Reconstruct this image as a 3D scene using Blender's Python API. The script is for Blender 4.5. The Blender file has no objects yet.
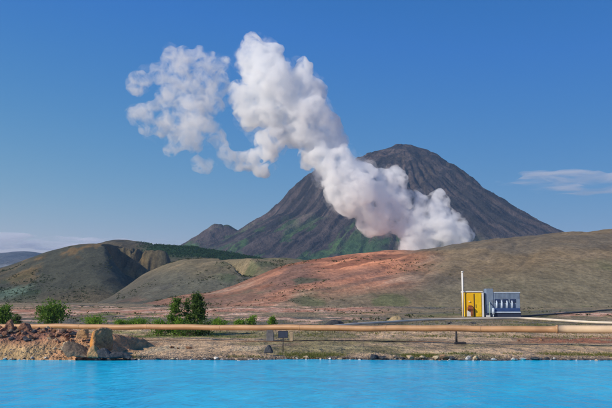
import bpy, bmesh, math, random
import numpy as np
from mathutils import Vector, Matrix

random.seed(7)
RNG = np.random.default_rng(11)
scene = bpy.context.scene
COL = scene.collection
R = math.radians

# ------------------------------------------------------------------ camera
F, CX, CY, HZ, CAMH = 850.0, 306.0, 204.0, 309.4, 3.5      # focal length in px of a 612 px wide frame
PITCH = math.atan((HZ - CY) / F)
cam = bpy.data.cameras.new("camera")
camo = bpy.data.objects.new("camera", cam)
COL.objects.link(camo)
cam.sensor_width = 36.0
cam.lens = 36.0 * F / 612.0
cam.clip_start, cam.clip_end = 0.5, 60000
camo.location = (0, 0, CAMH)
camo.rotation_euler = (math.pi / 2 + PITCH, 0, 0)
scene.camera = camo
CP, SP = math.cos(PITCH), math.sin(PITCH)


def slopes(px, py):
    """bearing and rise of the line of sight per metre of depth"""
    v = (CY - py) / F
    dy = CP - SP * v
    return (px - CX) / F / dy, (SP + CP * v) / dy


def P(px, py, Y):
    sx, sz = slopes(px, py)
    return Vector((sx * Y, Y, CAMH + sz * Y))


def zat(py, Y):
    v = (CY - py) / F
    return CAMH + (SP + CP * v) / (CP - SP * v) * Y


# ------------------------------------------------------------------ noise
def _hash(ix, iy, iz, seed):
    h = (ix * 374761393 + iy * 668265263 + iz * 1274126177 + seed * 1103515245) & 0xFFFFFFFF
    h = ((h ^ (h >> 13)) * 1274126177) & 0xFFFFFFFF
    h = ((h ^ (h >> 16)) * 2246822519) & 0xFFFFFFFF
    return ((h ^ (h >> 15)) & 0xFFFFFF) / float(0xFFFFFF)


def vnoise(x, y, z=0.0, seed=0):
    x, y, z = np.broadcast_arrays(np.asarray(x, float), np.asarray(y, float), np.asarray(z, float))
    ix, iy, iz = np.floor(x).astype(np.int64), np.floor(y).astype(np.int64), np.floor(z).astype(np.int64)
    fx, fy, fz = x - ix, y - iy, z - iz
    fx, fy, fz = [t * t * t * (t * (t * 6 - 15) + 10) for t in (fx, fy, fz)]
    o = 0
    for a in (0, 1):
        for b in (0, 1):
            for c in (0, 1):
                w = (fx if a else 1 - fx) * (fy if b else 1 - fy) * (fz if c else 1 - fz)
                o = o + w * _hash(ix + a, iy + b, iz + c, seed)
    return o * 2 - 1


def fbm(x, y, z=0.0, octv=5, seed=0, gain=0.5):
    x, y = np.asarray(x, float), np.asarray(y, float)
    o, a, f, t = 0, 1.0, 1.0, 0.0
    for k in range(octv):
        o = o + a * vnoise(x * f + 17.3 * k, y * f - 9.1 * k, np.asarray(z, float) * f, seed + k)
        t += a
        a *= gain
        f *= 2.03
    return o / t


def ss(a, b, x):
    t = np.clip((np.asarray(x, float) - a) / (b - a), 0, 1)
    return t * t * (3 - 2 * t)


def mixc(c, d, w):
    w = np.clip(np.asarray(w, float), 0, 1)[..., None]
    return c * (1 - w) + np.asarray(d, float) * w


# ------------------------------------------------------------------ objects
def tag(o, label=None, cat=None, group=None, kind=None):
    for k, v in (("label", label), ("category", cat), ("group", group), ("kind", kind)):
        if v:
            o[k] = v
    return o


def empty(name, loc, rz=0.0):
    o = bpy.data.objects.new(name, None)
    o.empty_display_size = 0.3
    o.location = loc
    o.rotation_euler = (0, 0, rz)
    COL.objects.link(o)
    return o


def link(name, me, mat=None, parent=None, loc=None):
    o = bpy.data.objects.new(name, me)
    if mat and not me.materials:
        me.materials.append(mat)
    if parent:
        o.parent = parent
    if loc is not None:
        o.location = loc
    COL.objects.link(o)
    return o


def mesh(name, verts, faces, smooth=False):
    me = bpy.data.meshes.new(name)
    me.from_pydata([tuple(v) for v in verts], [], faces)
    if smooth:
        me.polygons.foreach_set("use_smooth", [True] * len(me.polygons))
    me.update()
    return me


def from_bm(name, bm, smooth=False):
    me = bpy.data.meshes.new(name)
    bm.normal_update()
    bm.to_mesh(me)
    bm.free()
    if smooth:
        me.polygons.foreach_set("use_smooth", [True] * len(me.polygons))
    return me


def grid_mesh(name, X, Y, Z, col=None, smooth=True):
    n, m = X.shape
    co = np.stack([X, Y, Z], -1).reshape(-1, 3).astype(np.float32)
    i = np.arange(n * m).reshape(n, m)
    q = np.stack([i[:-1, :-1], i[:-1, 1:], i[1:, 1:], i[1:, :-1]], -1).reshape(-1, 4)
    me = bpy.data.meshes.new(name)
    me.vertices.add(n * m)
    me.vertices.foreach_set("co", co.ravel())
    me.loops.add(q.size)
    me.loops.foreach_set("vertex_index", q.ravel().astype(np.int32))
    me.polygons.add(len(q))
    me.polygons.foreach_set("loop_start", (np.arange(len(q)) * 4).astype(np.int32))
    me.polygons.foreach_set("loop_total", np.full(len(q), 4, np.int32))
    me.polygons.foreach_set("use_smooth", np.ones(len(q), bool))
    me.update(calc_edges=True)
    me.validate()
    if col is not None:
        a = me.color_attributes.new("soil", "FLOAT_COLOR", "POINT")
        c = np.concatenate([np.clip(col, 0.002, 1).reshape(-1, 3), np.ones((n * m, 1))], 1)
        a.data.foreach_set("color", c.astype(np.float32).ravel())
    return me


def bm_box(bm, x0, x1, y0, y1, z0, z1, bev=0.0):
    r = bmesh.ops.create_cube(bm, size=1.0)
    vs = r["verts"]
    bmesh.ops.scale(bm, vec=(x1 - x0, y1 - y0, z1 - z0), verts=vs)
    bmesh.ops.translate(bm, vec=((x0 + x1) / 2, (y0 + y1) / 2, (z0 + z1) / 2), verts=vs)
    if bev:
        es = list({e for v in vs for e in v.link_edges})
        bmesh.ops.bevel(bm, geom=es, offset=bev, segments=2, profile=0.6, affect="EDGES")


def bm_cyl(bm, p0, p1, r0, r1=None, seg=14):
    r1 = r0 if r1 is None else r1
    p0, p1 = Vector(p0), Vector(p1)
    d = p1 - p0
    q = Vector((0, 0, 1)).rotation_difference(d.normalized())
    m = Matrix.Translation((p0 + p1) / 2) @ q.to_matrix().to_4x4()
    bmesh.ops.create_cone(bm, cap_ends=True, segments=seg, radius1=r0, radius2=r1, depth=d.length, matrix=m)


def tube_mesh(name, pts, rad, seg=20, cap=True):
    """a tube swept along a polyline; rad may be a list"""
    pts = [Vector(p) for p in pts]
    n = len(pts)
    rad = rad if isinstance(rad, (list, tuple)) else [rad] * n
    V, Fc = [], []
    for i, p in enumerate(pts):
        t = (pts[min(i + 1, n - 1)] - pts[max(i - 1, 0)]).normalized()
        a = t.cross(Vector((0, 0, 1)))
        if a.length < 1e-3:
            a = Vector((1, 0, 0))
        a.normalize()
        b = a.cross(t)
        for k in range(seg):
            w = 2 * math.pi * k / seg
            V.append(p + (a * math.cos(w) + b * math.sin(w)) * rad[i])
    for i in range(n - 1):
        for k in range(seg):
            k2 = (k + 1) % seg
            Fc.append((i * seg + k, i * seg + k2, (i + 1) * seg + k2, (i + 1) * seg + k))
    if cap:
        Fc.append(tuple(range(seg)))
        Fc.append(tuple((n - 1) * seg + k for k in reversed(range(seg))))
    return mesh(name, V, Fc, smooth=True)


# ------------------------------------------------------------------ materials
class NT:
    def __init__(self, name):
        self.m = bpy.data.materials.new(name)
        self.m.use_nodes = True
        self.t = self.m.node_tree
        self.t.nodes.clear()
        self.out = self.t.nodes.new("ShaderNodeOutputMaterial")

    def n(self, typ, props=None, **ins):
        nd = self.t.nodes.new(typ)
        for k, v in (props or {}).items():
            setattr(nd, k, v)
        for k, v in ins.items():
            key = int(k[1:]) if k[0] == "_" and k[1:].isdigit() else k.replace("_", " ")
            s = nd.inputs[key]
            if isinstance(v, bpy.types.NodeSocket):
                self.t.links.new(v, s)
            else:
                s.default_value = v
        return nd

    def math(self, op, a, b=0.0, c=0.0, clamp=False):
        nd = self.n("ShaderNodeMath", {"operation": op, "use_clamp": clamp}, _0=a, _1=b, _2=c)
        return nd.outputs[0]

    def noise(self, vec, scale, detail=4.0, rough=0.55, dist=0.0):
        return self.n("ShaderNodeTexNoise", None, Vector=vec, Scale=scale, Detail=detail, Roughness=rough, Distortion=dist).outputs["Fac"]

    def ramp(self, fac, lo, hi, a=0.0, b=1.0):
        nd = self.n("ShaderNodeMapRange", {"interpolation_type": "SMOOTHSTEP"}, Value=fac, _1=lo, _2=hi, _3=a, _4=b)
        return nd.outputs[0]

    def mix(self, fac, a, b, mode="MIX"):
        nd = self.t.nodes.new("ShaderNodeMix")
        nd.data_type = "RGBA"
        nd.blend_type = mode
        for s, v in ((nd.inputs[0], fac), (nd.inputs[6], a), (nd.inputs[7], b)):
            if isinstance(v, bpy.types.NodeSocket):
                self.t.links.new(v, s)
            else:
                s.default_value = v if not isinstance(v, tuple) or len(v) == 4 else (*v, 1)
        return nd.outputs[2]

    def pos(self, obj=False):
        if obj:
            return self.n("ShaderNodeTexCoord").outputs["Object"]
        return self.n("ShaderNodeNewGeometry").outputs["Position"]

    def surf(self, sock):
        self.t.links.new(sock, self.out.inputs["Surface"])
        return self.m

    def bump(self, h, strength, dist):
        return self.n("ShaderNodeBump", None, Strength=strength, Distance=dist, Height=h).outputs[0]

    def prin(self, col, rough=0.85, normal=None, spec=0.25, metal=0.0):
        kw = {"Base_Color": col if isinstance(col, bpy.types.NodeSocket) else (*col[:3], 1), "Roughness": rough,
              "Specular_IOR_Level": spec, "Metallic": metal}
        if normal is not None:
            kw["Normal"] = normal
        return self.n("ShaderNodeBsdfPrincipled", None, **kw).outputs[0]


def soil_mat(name, fine, grain, bump=0.6, lo=0.7, hi=1.3, depth=1.0, glo=None, ghi=None):
    """ground colour from the mesh's own soil map, broken up by two sizes of noise"""
    t = NT(name)
    p = t.n("ShaderNodeMapping", None, Vector=t.pos(), Scale=(1.0, depth, 1.0)).outputs[0]
    base = t.n("ShaderNodeVertexColor", {"layer_name": "soil"}).outputs[0]
    a = t.noise(p, 1.0 / fine, 6, 0.65)
    b = t.noise(p, 1.0 / grain, 5, 0.7)
    k = t.math("MULTIPLY", t.ramp(a, 0.3, 0.7, lo, hi), t.ramp(b, 0.3, 0.7, glo or lo, ghi or hi))
    kc = t.n("ShaderNodeCombineColor", None, Red=k, Green=k, Blue=k).outputs[0]
    c = t.mix(1.0, base, kc, "MULTIPLY")
    h = t.math("ADD", t.math("MULTIPLY", a, fine), t.math("MULTIPLY", b, grain))
    return t.surf(t.prin(c, 0.95, t.bump(h, bump, 1.0), 0.1))


def plain_mat(name, col, rough=0.6, var=0.15, scale=1.5, spec=0.3, metal=0.0, bump=0.0, dirt=None):
    t = NT(name)
    p = t.pos(True)
    n = t.noise(p, scale, 6, 0.65)
    c = t.mix(t.ramp(n, 0.3, 0.7), tuple(x * (1 - var) for x in col), tuple(min(1, x * (1 + var)) for x in col))
    if dirt:
        d = t.noise(p, scale * 0.37, 7, 0.7)
        c = t.mix(t.ramp(d, 0.52, 0.72, 0, 0.75), c, dirt)
    nm = t.bump(t.noise(p, scale * 5, 5, 0.7), bump, 0.1) if bump else None
    return t.surf(t.prin(c, rough, nm, spec, metal))


def rock_mat(name, a, b, c3=None):
    t = NT(name)
    p = t.pos()
    n1 = t.noise(p, 1.3, 6, 0.65)
    n2 = t.noise(p, 6.0, 6, 0.7)
    c = t.mix(t.ramp(n1, 0.35, 0.65), a, b)
    if c3:
        c = t.mix(t.ramp(t.noise(p, 2.7, 4, 0.6), 0.54, 0.66, 0, 0.9), c, c3)
    k = t.ramp(n2, 0.3, 0.7, 0.65, 1.3)
    c = t.mix(1.0, c, t.n("ShaderNodeCombineColor", None, Red=k, Green=k, Blue=k).outputs[0], "MULTIPLY")
    return t.surf(t.prin(c, 0.9, t.bump(n2, 0.7, 0.12), 0.15))


def leaf_mat(name, a, b):
    t = NT(name)
    n = t.noise(t.pos(), 1.4, 4, 0.6)
    r = t.n("ShaderNodeNewGeometry").outputs["Random Per Island"]
    f = t.math("ADD", t.math("MULTIPLY", t.ramp(n, 0.35, 0.65), 0.6), t.math("MULTIPLY", r, 0.4))
    c = t.mix(f, a, b)
    d = t.prin(c, 0.7, None, 0.2)
    tr = t.n("ShaderNodeBsdfTranslucent", None, Color=c).outputs[0]
    return t.surf(t.n("ShaderNodeMixShader", None, _0=0.4, _1=d, _2=tr).outputs[0])


M = {}
M["ground"] = soil_mat("ground_soil", 4.0, 0.6, 0.6, 0.72, 1.28, 0.45)
M["hill"] = soil_mat("hill_soil", 11.0, 1.9, 0.25, 0.80, 1.20, 0.5, 0.70, 1.30)
M["mountain"] = soil_mat("mountain_scree", 70.0, 10.0, 0.5, 0.8, 1.2, 0.6, 0.7, 1.3)
M["pipe"] = plain_mat("tan_pipe_cladding", (0.42, 0.243, 0.125), 0.5, 0.14, 0.5, 0.3, dirt=(0.27, 0.155, 0.085))
M["pipe_band"] = plain_mat("pipe_band_steel", (0.42, 0.25, 0.13), 0.45, 0.1, 2.0)
M["sleeve"] = plain_mat("pale_pipe_sleeve", (0.62, 0.46, 0.30), 0.5, 0.08, 0.8)
M["white_pipe"] = plain_mat("pale_pipe_cladding", (0.66, 0.58, 0.46), 0.5, 0.1, 0.4, dirt=(0.42, 0.34, 0.25))
M["dark_pipe"] = plain_mat("dark_pipe_steel", (0.05, 0.05, 0.055), 0.6, 0.2, 0.5)
M["concrete"] = plain_mat("grey_concrete", (0.16, 0.16, 0.17), 0.9, 0.25, 1.5, bump=0.4)
M["tan_block"] = plain_mat("tan_concrete", (0.46, 0.36, 0.24), 0.9, 0.2, 2.0, bump=0.4)
M["black_metal"] = plain_mat("black_metal", (0.025, 0.025, 0.03), 0.6, 0.2, 3.0)
M["yellow"] = plain_mat("yellow_sheet_metal", (0.88, 0.56, 0.010), 0.5, 0.06, 1.4, dirt=(0.60, 0.36, 0.02))
M["yellow_dark"] = plain_mat("yellow_door_metal", (0.86, 0.48, 0.01), 0.5, 0.06, 0.9)
M["white_metal"] = plain_mat("white_sheet_metal", (0.74, 0.74, 0.72), 0.5, 0.06, 1.2)
M["grey_blue"] = plain_mat("grey_blue_sheet_metal", (0.20, 0.27, 0.37), 0.55, 0.12, 1.6, dirt=(0.15, 0.16, 0.18))
M["dark_blue"] = plain_mat("dark_blue_sheet_metal", (0.035, 0.075, 0.21), 0.5, 0.1, 1.0)
M["pale_blue"] = plain_mat("pale_blue_duct", (0.50, 0.60, 0.72), 0.4, 0.08, 1.2)
M["rust"] = plain_mat("rusty_brown_metal", (0.27, 0.085, 0.03), 0.8, 0.3, 2.5)
M["louvre"] = plain_mat("dark_louvre_metal", (0.03, 0.04, 0.075), 0.6, 0.1, 2.0)
M["cable"] = plain_mat("brown_cable", (0.12, 0.07, 0.045), 0.8, 0.4, 0.6)
M["bark"] = plain_mat("tree_bark", (0.14, 0.10, 0.07), 0.9, 0.3, 4.0, bump=0.5)
M["leaf_dark"] = leaf_mat("dark_green_leaves", (0.030, 0.080, 0.016), (0.12, 0.19, 0.03))
M["leaf_mid"] = leaf_mat("mid_green_leaves", (0.055, 0.14, 0.016), (0.18, 0.29, 0.04))
M["leaf_lime"] = leaf_mat("lime_green_leaves", (0.10, 0.23, 0.015), (0.22, 0.36, 0.04))
M["wood_far"] = leaf_mat("far_wood_leaves", (0.014, 0.050, 0.018), (0.050, 0.110, 0.028))
M["grass"] = leaf_mat("shore_grass", (0.10, 0.14, 0.03), (0.22, 0.20, 0.06))
M["rock_red"] = rock_mat("reddish_rock", (0.20, 0.095, 0.06), (0.36, 0.20, 0.13), (0.09, 0.06, 0.06))
M["rock_boulder"] = rock_mat("brown_boulder_rock", (0.36, 0.23, 0.13), (0.48, 0.27, 0.12), (0.22, 0.15, 0.10))
M["rock_orange"] = rock_mat("orange_sunlit_boulder_rock", (0.33, 0.20, 0.115), (0.42, 0.23, 0.10), (0.20, 0.13, 0.085))
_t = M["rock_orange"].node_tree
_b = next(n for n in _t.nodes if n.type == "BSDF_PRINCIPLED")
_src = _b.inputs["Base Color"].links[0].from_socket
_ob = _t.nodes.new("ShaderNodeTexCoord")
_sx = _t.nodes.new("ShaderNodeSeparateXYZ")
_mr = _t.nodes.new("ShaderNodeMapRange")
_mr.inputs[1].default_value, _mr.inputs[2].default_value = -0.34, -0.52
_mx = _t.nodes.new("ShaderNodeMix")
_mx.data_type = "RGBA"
_mx.inputs[7].default_value = (0.62, 0.27, 0.07, 1)  # partly rock tone, partly the warm sunlit left face put into the colour
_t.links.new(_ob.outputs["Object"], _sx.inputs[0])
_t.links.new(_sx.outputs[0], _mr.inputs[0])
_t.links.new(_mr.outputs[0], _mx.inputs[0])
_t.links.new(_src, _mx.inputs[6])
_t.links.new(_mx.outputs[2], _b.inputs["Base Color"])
M["rock_dark"] = rock_mat("dark_grey_rock", (0.045, 0.048, 0.058), (0.10, 0.10, 0.105))
M["rock_slab"] = rock_mat("slate_grey_slab_rock", (0.10, 0.08, 0.065), (0.19, 0.14, 0.10))
M["rock_tan"] = rock_mat("tan_rock", (0.40, 0.30, 0.19), (0.52, 0.40, 0.26))
M["rock_pale"] = rock_mat("pale_encrusted_rock", (0.50, 0.46, 0.42), (0.66, 0.62, 0.57), (0.30, 0.28, 0.27))
M["rock_brown"] = rock_mat("red_brown_rock", (0.20, 0.11, 0.065), (0.30, 0.17, 0.10))
M["heap_dark"] = rock_mat("dark_gravel", (0.03, 0.032, 0.04), (0.065, 0.065, 0.07))
M["heap_tan"] = rock_mat("tan_gravel", (0.30, 0.23, 0.13), (0.40, 0.31, 0.18))


# ------------------------------------------------------------------ ground sheet
YPROF = [(-700, 3.0), (-5, 1.95), (2, 1.9), (5, 0.6), (8, -1.0), (40, -1.6), (58.5, -0.5), (60.6, 0.02), (62, 0.16), (66, 0.27), (75, 0.34), (90, 0.38),
         (105, 0.34), (112, 0.55), (120, 0.88), (130, 1.2), (150, 1.6), (170, 1.92), (200, 2.45), (260, 3.6), (330, 5.2),
         (420, 6.5), (600, 8.0), (1000, 10), (9000, 14)]
_yp = np.array(YPROF)


def ground_z(x, y):
    x, y = np.asarray(x, float), np.asarray(y, float)
    near = ss(300, 120, y)
    ysh = y + near * (1.7 * fbm(x / 9.0, y * 0, octv=4, seed=3) + 0.5 * fbm(x / 2.2, y / 6, octv=3, seed=4)) * ss(30, 50, y)
    z = np.interp(ysh, _yp[:, 0], _yp[:, 1])
    land = ss(59, 64, ysh)
    z = z + land * (0.10 * fbm(x / 6, y / 9, octv=5, seed=5) + 0.05 * fbm(x / 1.5, y / 2.0, octv=4, seed=6))
    # wheel ruts and low swells behind the shore, bigger unevenness with distance
    z = z + ss(110, 170, y) * 0.45 * fbm(x / 24, y / 30, octv=5, seed=8)
    # earth bank that juts into the lake on the left
    bx = ss(-13.6, -15.0, x + 0.8 * fbm(y / 3, x / 5, octv=3, seed=9))
    by = ss(59.2, 64.5, y + 0.9 * fbm(x / 3.0, y / 4, octv=4, seed=10)) * ss(82, 70, y)
    z = z + bx * by * (1.45 + 0.35 * fbm(x / 2.2, y / 2.2, octv=4, seed=12)) * (0.75 + 0.25 * ss(-15, -21, x))
    return z


GS, GY, GZ = None, None, None


def gz(x, y):
    """height of the ground sheet, read off its own mesh"""
    s = x / max(y, 60.0)
    i = min(max(int(np.searchsorted(GS, s)) - 1, 0), len(GS) - 2)
    j = min(max(int(np.searchsorted(GY, y)) - 1, 0), len(GY) - 2)
    u = (s - GS[i]) / (GS[i + 1] - GS[i])
    v = (y - GY[j]) / (GY[j + 1] - GY[j])
    return float((GZ[j, i] * (1 - u) + GZ[j, i + 1] * u) * (1 - v) + (GZ[j + 1, i] * (1 - u) + GZ[j + 1, i + 1] * u) * v)


def build_ground():
    s = np.concatenate([np.linspace(-1.5, -0.46, 40)[:-1], np.linspace(-0.46, 0.46, 760), np.linspace(0.46, 1.5, 40)[1:]])
    y = np.concatenate([np.linspace(-600, 0, 14)[:-1], np.linspace(0, 56, 40)[:-1], np.linspace(56, 70, 90)[:-1],
                        np.linspace(70, 115, 110)[:-1], np.geomspace(115, 460, 190)[:-1], np.geomspace(460, 9000, 60)])
    S, Y = np.meshgrid(s, y)
    X = S * np.maximum(Y, 60) + np.sign(S) * np.clip(np.abs(S) - 0.46, 0, None) * 260
    Z = ground_z(X, Y)
    global GS, GY, GZ
    GS, GY, GZ = s, y, Z
    # soil colours
    n1 = fbm(X / 14, Y / 26, octv=5, seed=21)
    n2 = fbm(X / 4, Y / 9, octv=5, seed=22)
    n3 = fbm(X / 40, Y / 26, octv=4, seed=23)
    c = np.zeros(X.shape + (3,)) + np.array([0.52, 0.365, 0.225])
    c = mixc(c, (0.30, 0.22, 0.15), ss(-0.1, 0.4, n1))
    c = mixc(c, (0.56, 0.43, 0.27), ss(0.05, 0.35, n2) * ss(84, 70, Y + 6 * n1))
    c = mixc(c, (0.21, 0.20, 0.085), ss(0.12, 0.35, n1 - 0.3 * n2) * 0.6)
    px = S * F + CX
    # middle ground: olive and grey heath with red sinter
    far = ss(112, 135, Y)
    c = mixc(c, (0.26, 0.205, 0.13), far)
    c = mixc(c, (0.17, 0.165, 0.07), far * ss(0.0, 0.35, n1) * ss(300, 170, Y))
    c = mixc(c, (0.16, 0.15, 0.12), far * ss(0.05, 0.35, n3))
    red = ss(0.0, 0.22, n3 * 0.35 + n2 * 0.4 + 0.30 - np.abs(Y - 235) / 95 * 0.5) * ss(420, 330, px)
    red = np.maximum(red, ss(0.0, 0.2, n2 * 0.5 + 0.45 - np.abs(Y - 190) / 34) * ss(540, 585, px))
    c = mixc(c, (0.50, 0.245, 0.16), red * far)
    c = mixc(c, (0.60, 0.41, 0.30), red * far * ss(0.05, 0.3, n2))
    c = mixc(c, (0.30, 0.13, 0.075), ss(0.0, 0.3, n2 + 0.22) * ss(480, 560, px) * ss(78, 82, Y) * ss(104, 96, Y))
    c = mixc(c, (0.17, 0.19, 0.06), ss(0.0, 0.3, n2 + 0.15) * ss(93, 98, Y) * ss(118, 108, Y) * ss(330, 200, px))
    # grassy turf and dark wet gravel close to the water
    w = ss(66.5, 62, Y + 1.5 * n2)
    c = mixc(c, (0.20, 0.17, 0.07), w * ss(-0.1, 0.3, n2) * 0.9)
    c = mixc(c, (0.13, 0.15, 0.05), w * ss(0.05, 0.3, n1 + 0.4 * n2) * ss(280, 330, px))
    c = mixc(c, (0.10, 0.09, 0.085), ss(0.22, 0.02, Z))
    # red and ochre earth of the bank
    bank = ss(-12.2, -14.0, X) * ss(58, 60, Y) * ss(84, 76, Y)
    c = mixc(c, (0.48, 0.27, 0.145), bank)
    c = mixc(c, (0.39, 0.27, 0.14), bank * ss(-0.15, 0.25, n2) * ss(1.3, 0.5, Z))
    c = mixc(c, (0.26, 0.13, 0.09), bank * ss(1.1, 1.9, Z + 0.6 * n2))
    o = link("ground", grid_mesh("ground", X, Y, Z, c), M["ground"])
    tag(o, "flat grey-brown gravel ground between the blue lake and the hills", "ground", kind="structure")


build_ground()


# ------------------------------------------------------------------ hills
def hill(name, crest, Yc, Yb, zb, shape, colour, amp, mat, label, cat="hill", feat=None, cols=420, rows=150, back=0.7, seed=0, nscale=60.0, power=1.0):
    cp = np.array(crest, float)
    px = np.linspace(cp[0, 0], cp[-1, 0], cols)
    cy = np.interp(px, cp[:, 0], cp[:, 1])
    k = max(1, int(cols * 0.018))
    pad = np.pad(cy, k, mode="edge")
    cy = np.convolve(pad, np.ones(2 * k + 1) / (2 * k + 1), "valid")
    Ycv = np.interp(px, *np.array(Yc, float).T) if isinstance(Yc, list) else np.full(cols, float(Yc))
    Ybv = np.interp(px, *np.array(Yb, float).T) if isinstance(Yb, list) else np.full(cols, float(Yb))
    zc = zat(cy, Ycv)
    t = np.concatenate([np.linspace(0, 1, rows), np.linspace(1, 1 + back, 30)[1:]])
    T, PX = np.meshgrid(t, px, indexing="ij")
    Y = Ybv + (Ycv - Ybv) * T
    X = (PX - CX) / F * Y
    S = np.where(T <= 1, np.sin(np.clip(T, 0, 1) * math.pi / 2) ** shape, np.cos(np.clip((T - 1) / back, 0, 1) * math.pi / 2) ** 0.8)
    zb = np.interp(px, *np.array(zb, float).T) if isinstance(zb, list) else zb
    Zr = (zc - zb) * S
    # a rounded hill shows its skyline a little in front of its crest: keep the skyline's height
    Zr = Zr * ((zc - CAMH) / Ycv - (zb - CAMH) / Ycv) / np.maximum(1e-6, ((zb + Zr - CAMH) / Y).max(0) - (zb - CAMH) / Ycv)
    edge = ss(0.0, 0.15, T) * ss(0, 0.05, 1 + back - T)
    n = fbm(X / nscale, Y / (nscale * 3.0), octv=5, seed=seed + 1, gain=0.45)
    rg = 1 - 2 * np.abs(fbm(X / (nscale * 0.7), Y / (nscale * 4), octv=4, seed=seed + 2, gain=0.45))
    Z = zb + Zr + edge * amp * (n + 0.3 * (rg - 0.6)) * np.clip(Zr / 25.0, 0.15, 1)
    if feat:
        Z = feat(PX, T, X, Y, Z, zb)
    c = colour(PX, T, X, Y, Z)
    o = link(name, grid_mesh(name, X, Y, Z, c), mat)
    tag(o, label, cat, kind="structure")
    return X, Y, Z, PX, T


GREY_OLIVE = np.array([0.098, 0.082, 0.048])


def colA(PX, T, X, Y, Z):
    n1 = fbm(X / 70, Y / 110, octv=5, seed=31)
    n2 = fbm(X / 22, Y / 60, octv=5, seed=32)
    st = fbm((X + 0.55 * Z * 3) / 16, Z / 120, octv=4, seed=33)
    c = np.zeros(X.shape + (3,)) + GREY_OLIVE
    c = mixc(c, (0.063, 0.065, 0.046), ss(-0.1, 0.35, n1))
    c = mixc(c, (0.154, 0.107, 0.048), ss(0.1, 0.4, n2 * 0.6 + st * 0.5 + 0.08) * ss(0.15, 0.5, T))
    c = mixc(c, (0.271, 0.146, 0.056), ss(0.25, 0.45, n2 + 0.1) * ss(0.5, 0.8, T) * ss(105, 40, PX) * ss(25, 55, PX) * 0.7)
    teal = ss(56, 30, PX + 25 * n1) * ss(0.30, 0.20, T + 0.12 * n2) * ss(0.02, 0.08, T)
    c = mixc(c, (0.099, 0.146, 0.104), teal)
    c = mixc(c, (0.026, 0.048, 0.018), ss(0.12, 0.3, n2) * ss(0.5, 0.25, T) * 0.7)
    c = mixc(c, (0.109, 0.090, 0.056), ss(0.2, 0.02, T))
    return c


def featA(PX, T, X, Y, Z, zb):
    # steep broken flank of the crater on the right
    jag = 7 * fbm(Y / 70, X / 90, octv=5, seed=41)
    e = 114 - 12 * ss(1.0, 0.7, T) + 10 * ss(0.6, 0.2, T) + jag
    fl = ss(0, 1, (PX - e) / (15 + 25 * ss(0.75, 0.3, T)))
    rim = ss(0.97, 0.86, T)
    Z = zb + (Z - zb) * (1 - 0.46 * fl * ss(0.30, 0.75, T) * rim)
    low = 1 - ss(0, 1, (PX - 122 + 36 * ss(0.75, 0.35, T)) / (60 + 30 * ss(0.75, 0.35, T)))
    Z = zb + (Z - zb) * (low * rim + (1 - rim) * (1 - ss(165, 190, PX)))
    rg = np.abs(fbm(X / 11, Y / 30, octv=5, seed=42, gain=0.6))
    return Z - rg * 16 * fl * ss(170, 130, PX) * ss(0.2, 0.5, T)


HA = hill("crater_hill", [(-220, 300), (-120, 290), (-60, 281), (-30, 277), (0, 271), (10, 268), (25, 262), (50, 252.8), (67, 246.3), (87, 242.2),
                     (107, 240.8), (130, 242.2), (146, 244.5), (158, 247.5), (170, 252), (190, 262)], 930, 560, 5.0, 1.15, colA, 7.0, M["hill"],
     "dark olive rounded crater hill with a steep shaded right flank, at the left", feat=featA, seed=100, nscale=90)


def colA2(PX, T, X, Y, Z):
    n1 = fbm(X / 60, Y / 60, octv=5, seed=51)
    n2 = fbm(X / 18, Y / 30, octv=5, seed=52)
    c = np.zeros(X.shape + (3,)) + np.array([0.098, 0.085, 0.055])
    c = mixc(c, (0.070, 0.066, 0.050), ss(-0.1, 0.3, n2))
    c = mixc(c, (0.13, 0.105, 0.062), ss(0.1, 0.4, n1) * 0.7)
    c = mixc(c, (0.022, 0.055, 0.020), ss(138, 160, PX + 14 * n1) * ss(0.35, 0.55, T + 0.1 * n2))
    return c


A2 = hill("crater_rim", [(70, 249), (88, 245), (100, 242.6), (130, 242.6), (153, 244), (180, 247), (200, 248.5), (225, 251.3), (245, 254.3),
                         (285, 261), (330, 268)], 1190, 940, 32.0, 1.0, colA2, 5.0, M["hill"],
          "far crater rim behind the left hill, wooded dark green along its top", seed=150, nscale=50)


def colB(PX, T, X, Y, Z):
    n1 = fbm(X / 50, Y / 90, octv=5, seed=61)
    n2 = fbm(X / 15, Y / 40, octv=5, seed=62)
    c = np.zeros(X.shape + (3,)) + np.array([0.175, 0.145, 0.085])
    c = mixc(c, (0.115, 0.115, 0.085), ss(0.55, 0.25, T + 0.25 * n1) * 0.9)
    c = mixc(c, (0.25, 0.195, 0.115), ss(0.05, 0.4, n2 + 0.25 * n1) * ss(0.3, 0.6, T) * 0.9)
    c = mixc(c, (0.07, 0.10, 0.045), ss(0.1, 0.35, n1 * 0.7 + n2 * 0.5) * ss(205, 235, PX) * 0.7)
    c = mixc(c, (0.08, 0.075, 0.085), ss(0.15, 0.4, n2) * ss(0.3, 0.1, T))
    c = mixc(c, (0.095, 0.088, 0.066), ss(175, 130, PX + 26 * n1) * 0.85)
    return mixc(c, (0.20, 0.125, 0.085), ss(-0.05, 0.25, n2 + 0.2 * n1) * ss(0.22, 0.08, T) * 0.7)


def featB(PX, T, X, Y, Z, zb):
    # eroded hollow in the slope: its left wall faces away from the sun
    u = (PX - 238) + (T - 0.62) * 60
    v = (T - 0.60) / 0.16
    d = np.exp(-(v ** 2)) * ss(-17, -8, u + 4 * fbm(X / 12, Y / 20, octv=3, seed=65)) * ss(18, -6, u)
    Z = Z - 17 * d
    d2 = np.exp(-((T - 0.3) / 0.12) ** 2) * ss(10, 0, np.abs(PX - 186 + 3 * fbm(Y / 30, T, octv=3, seed=66)))
    return Z - 0.4 * d2


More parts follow.
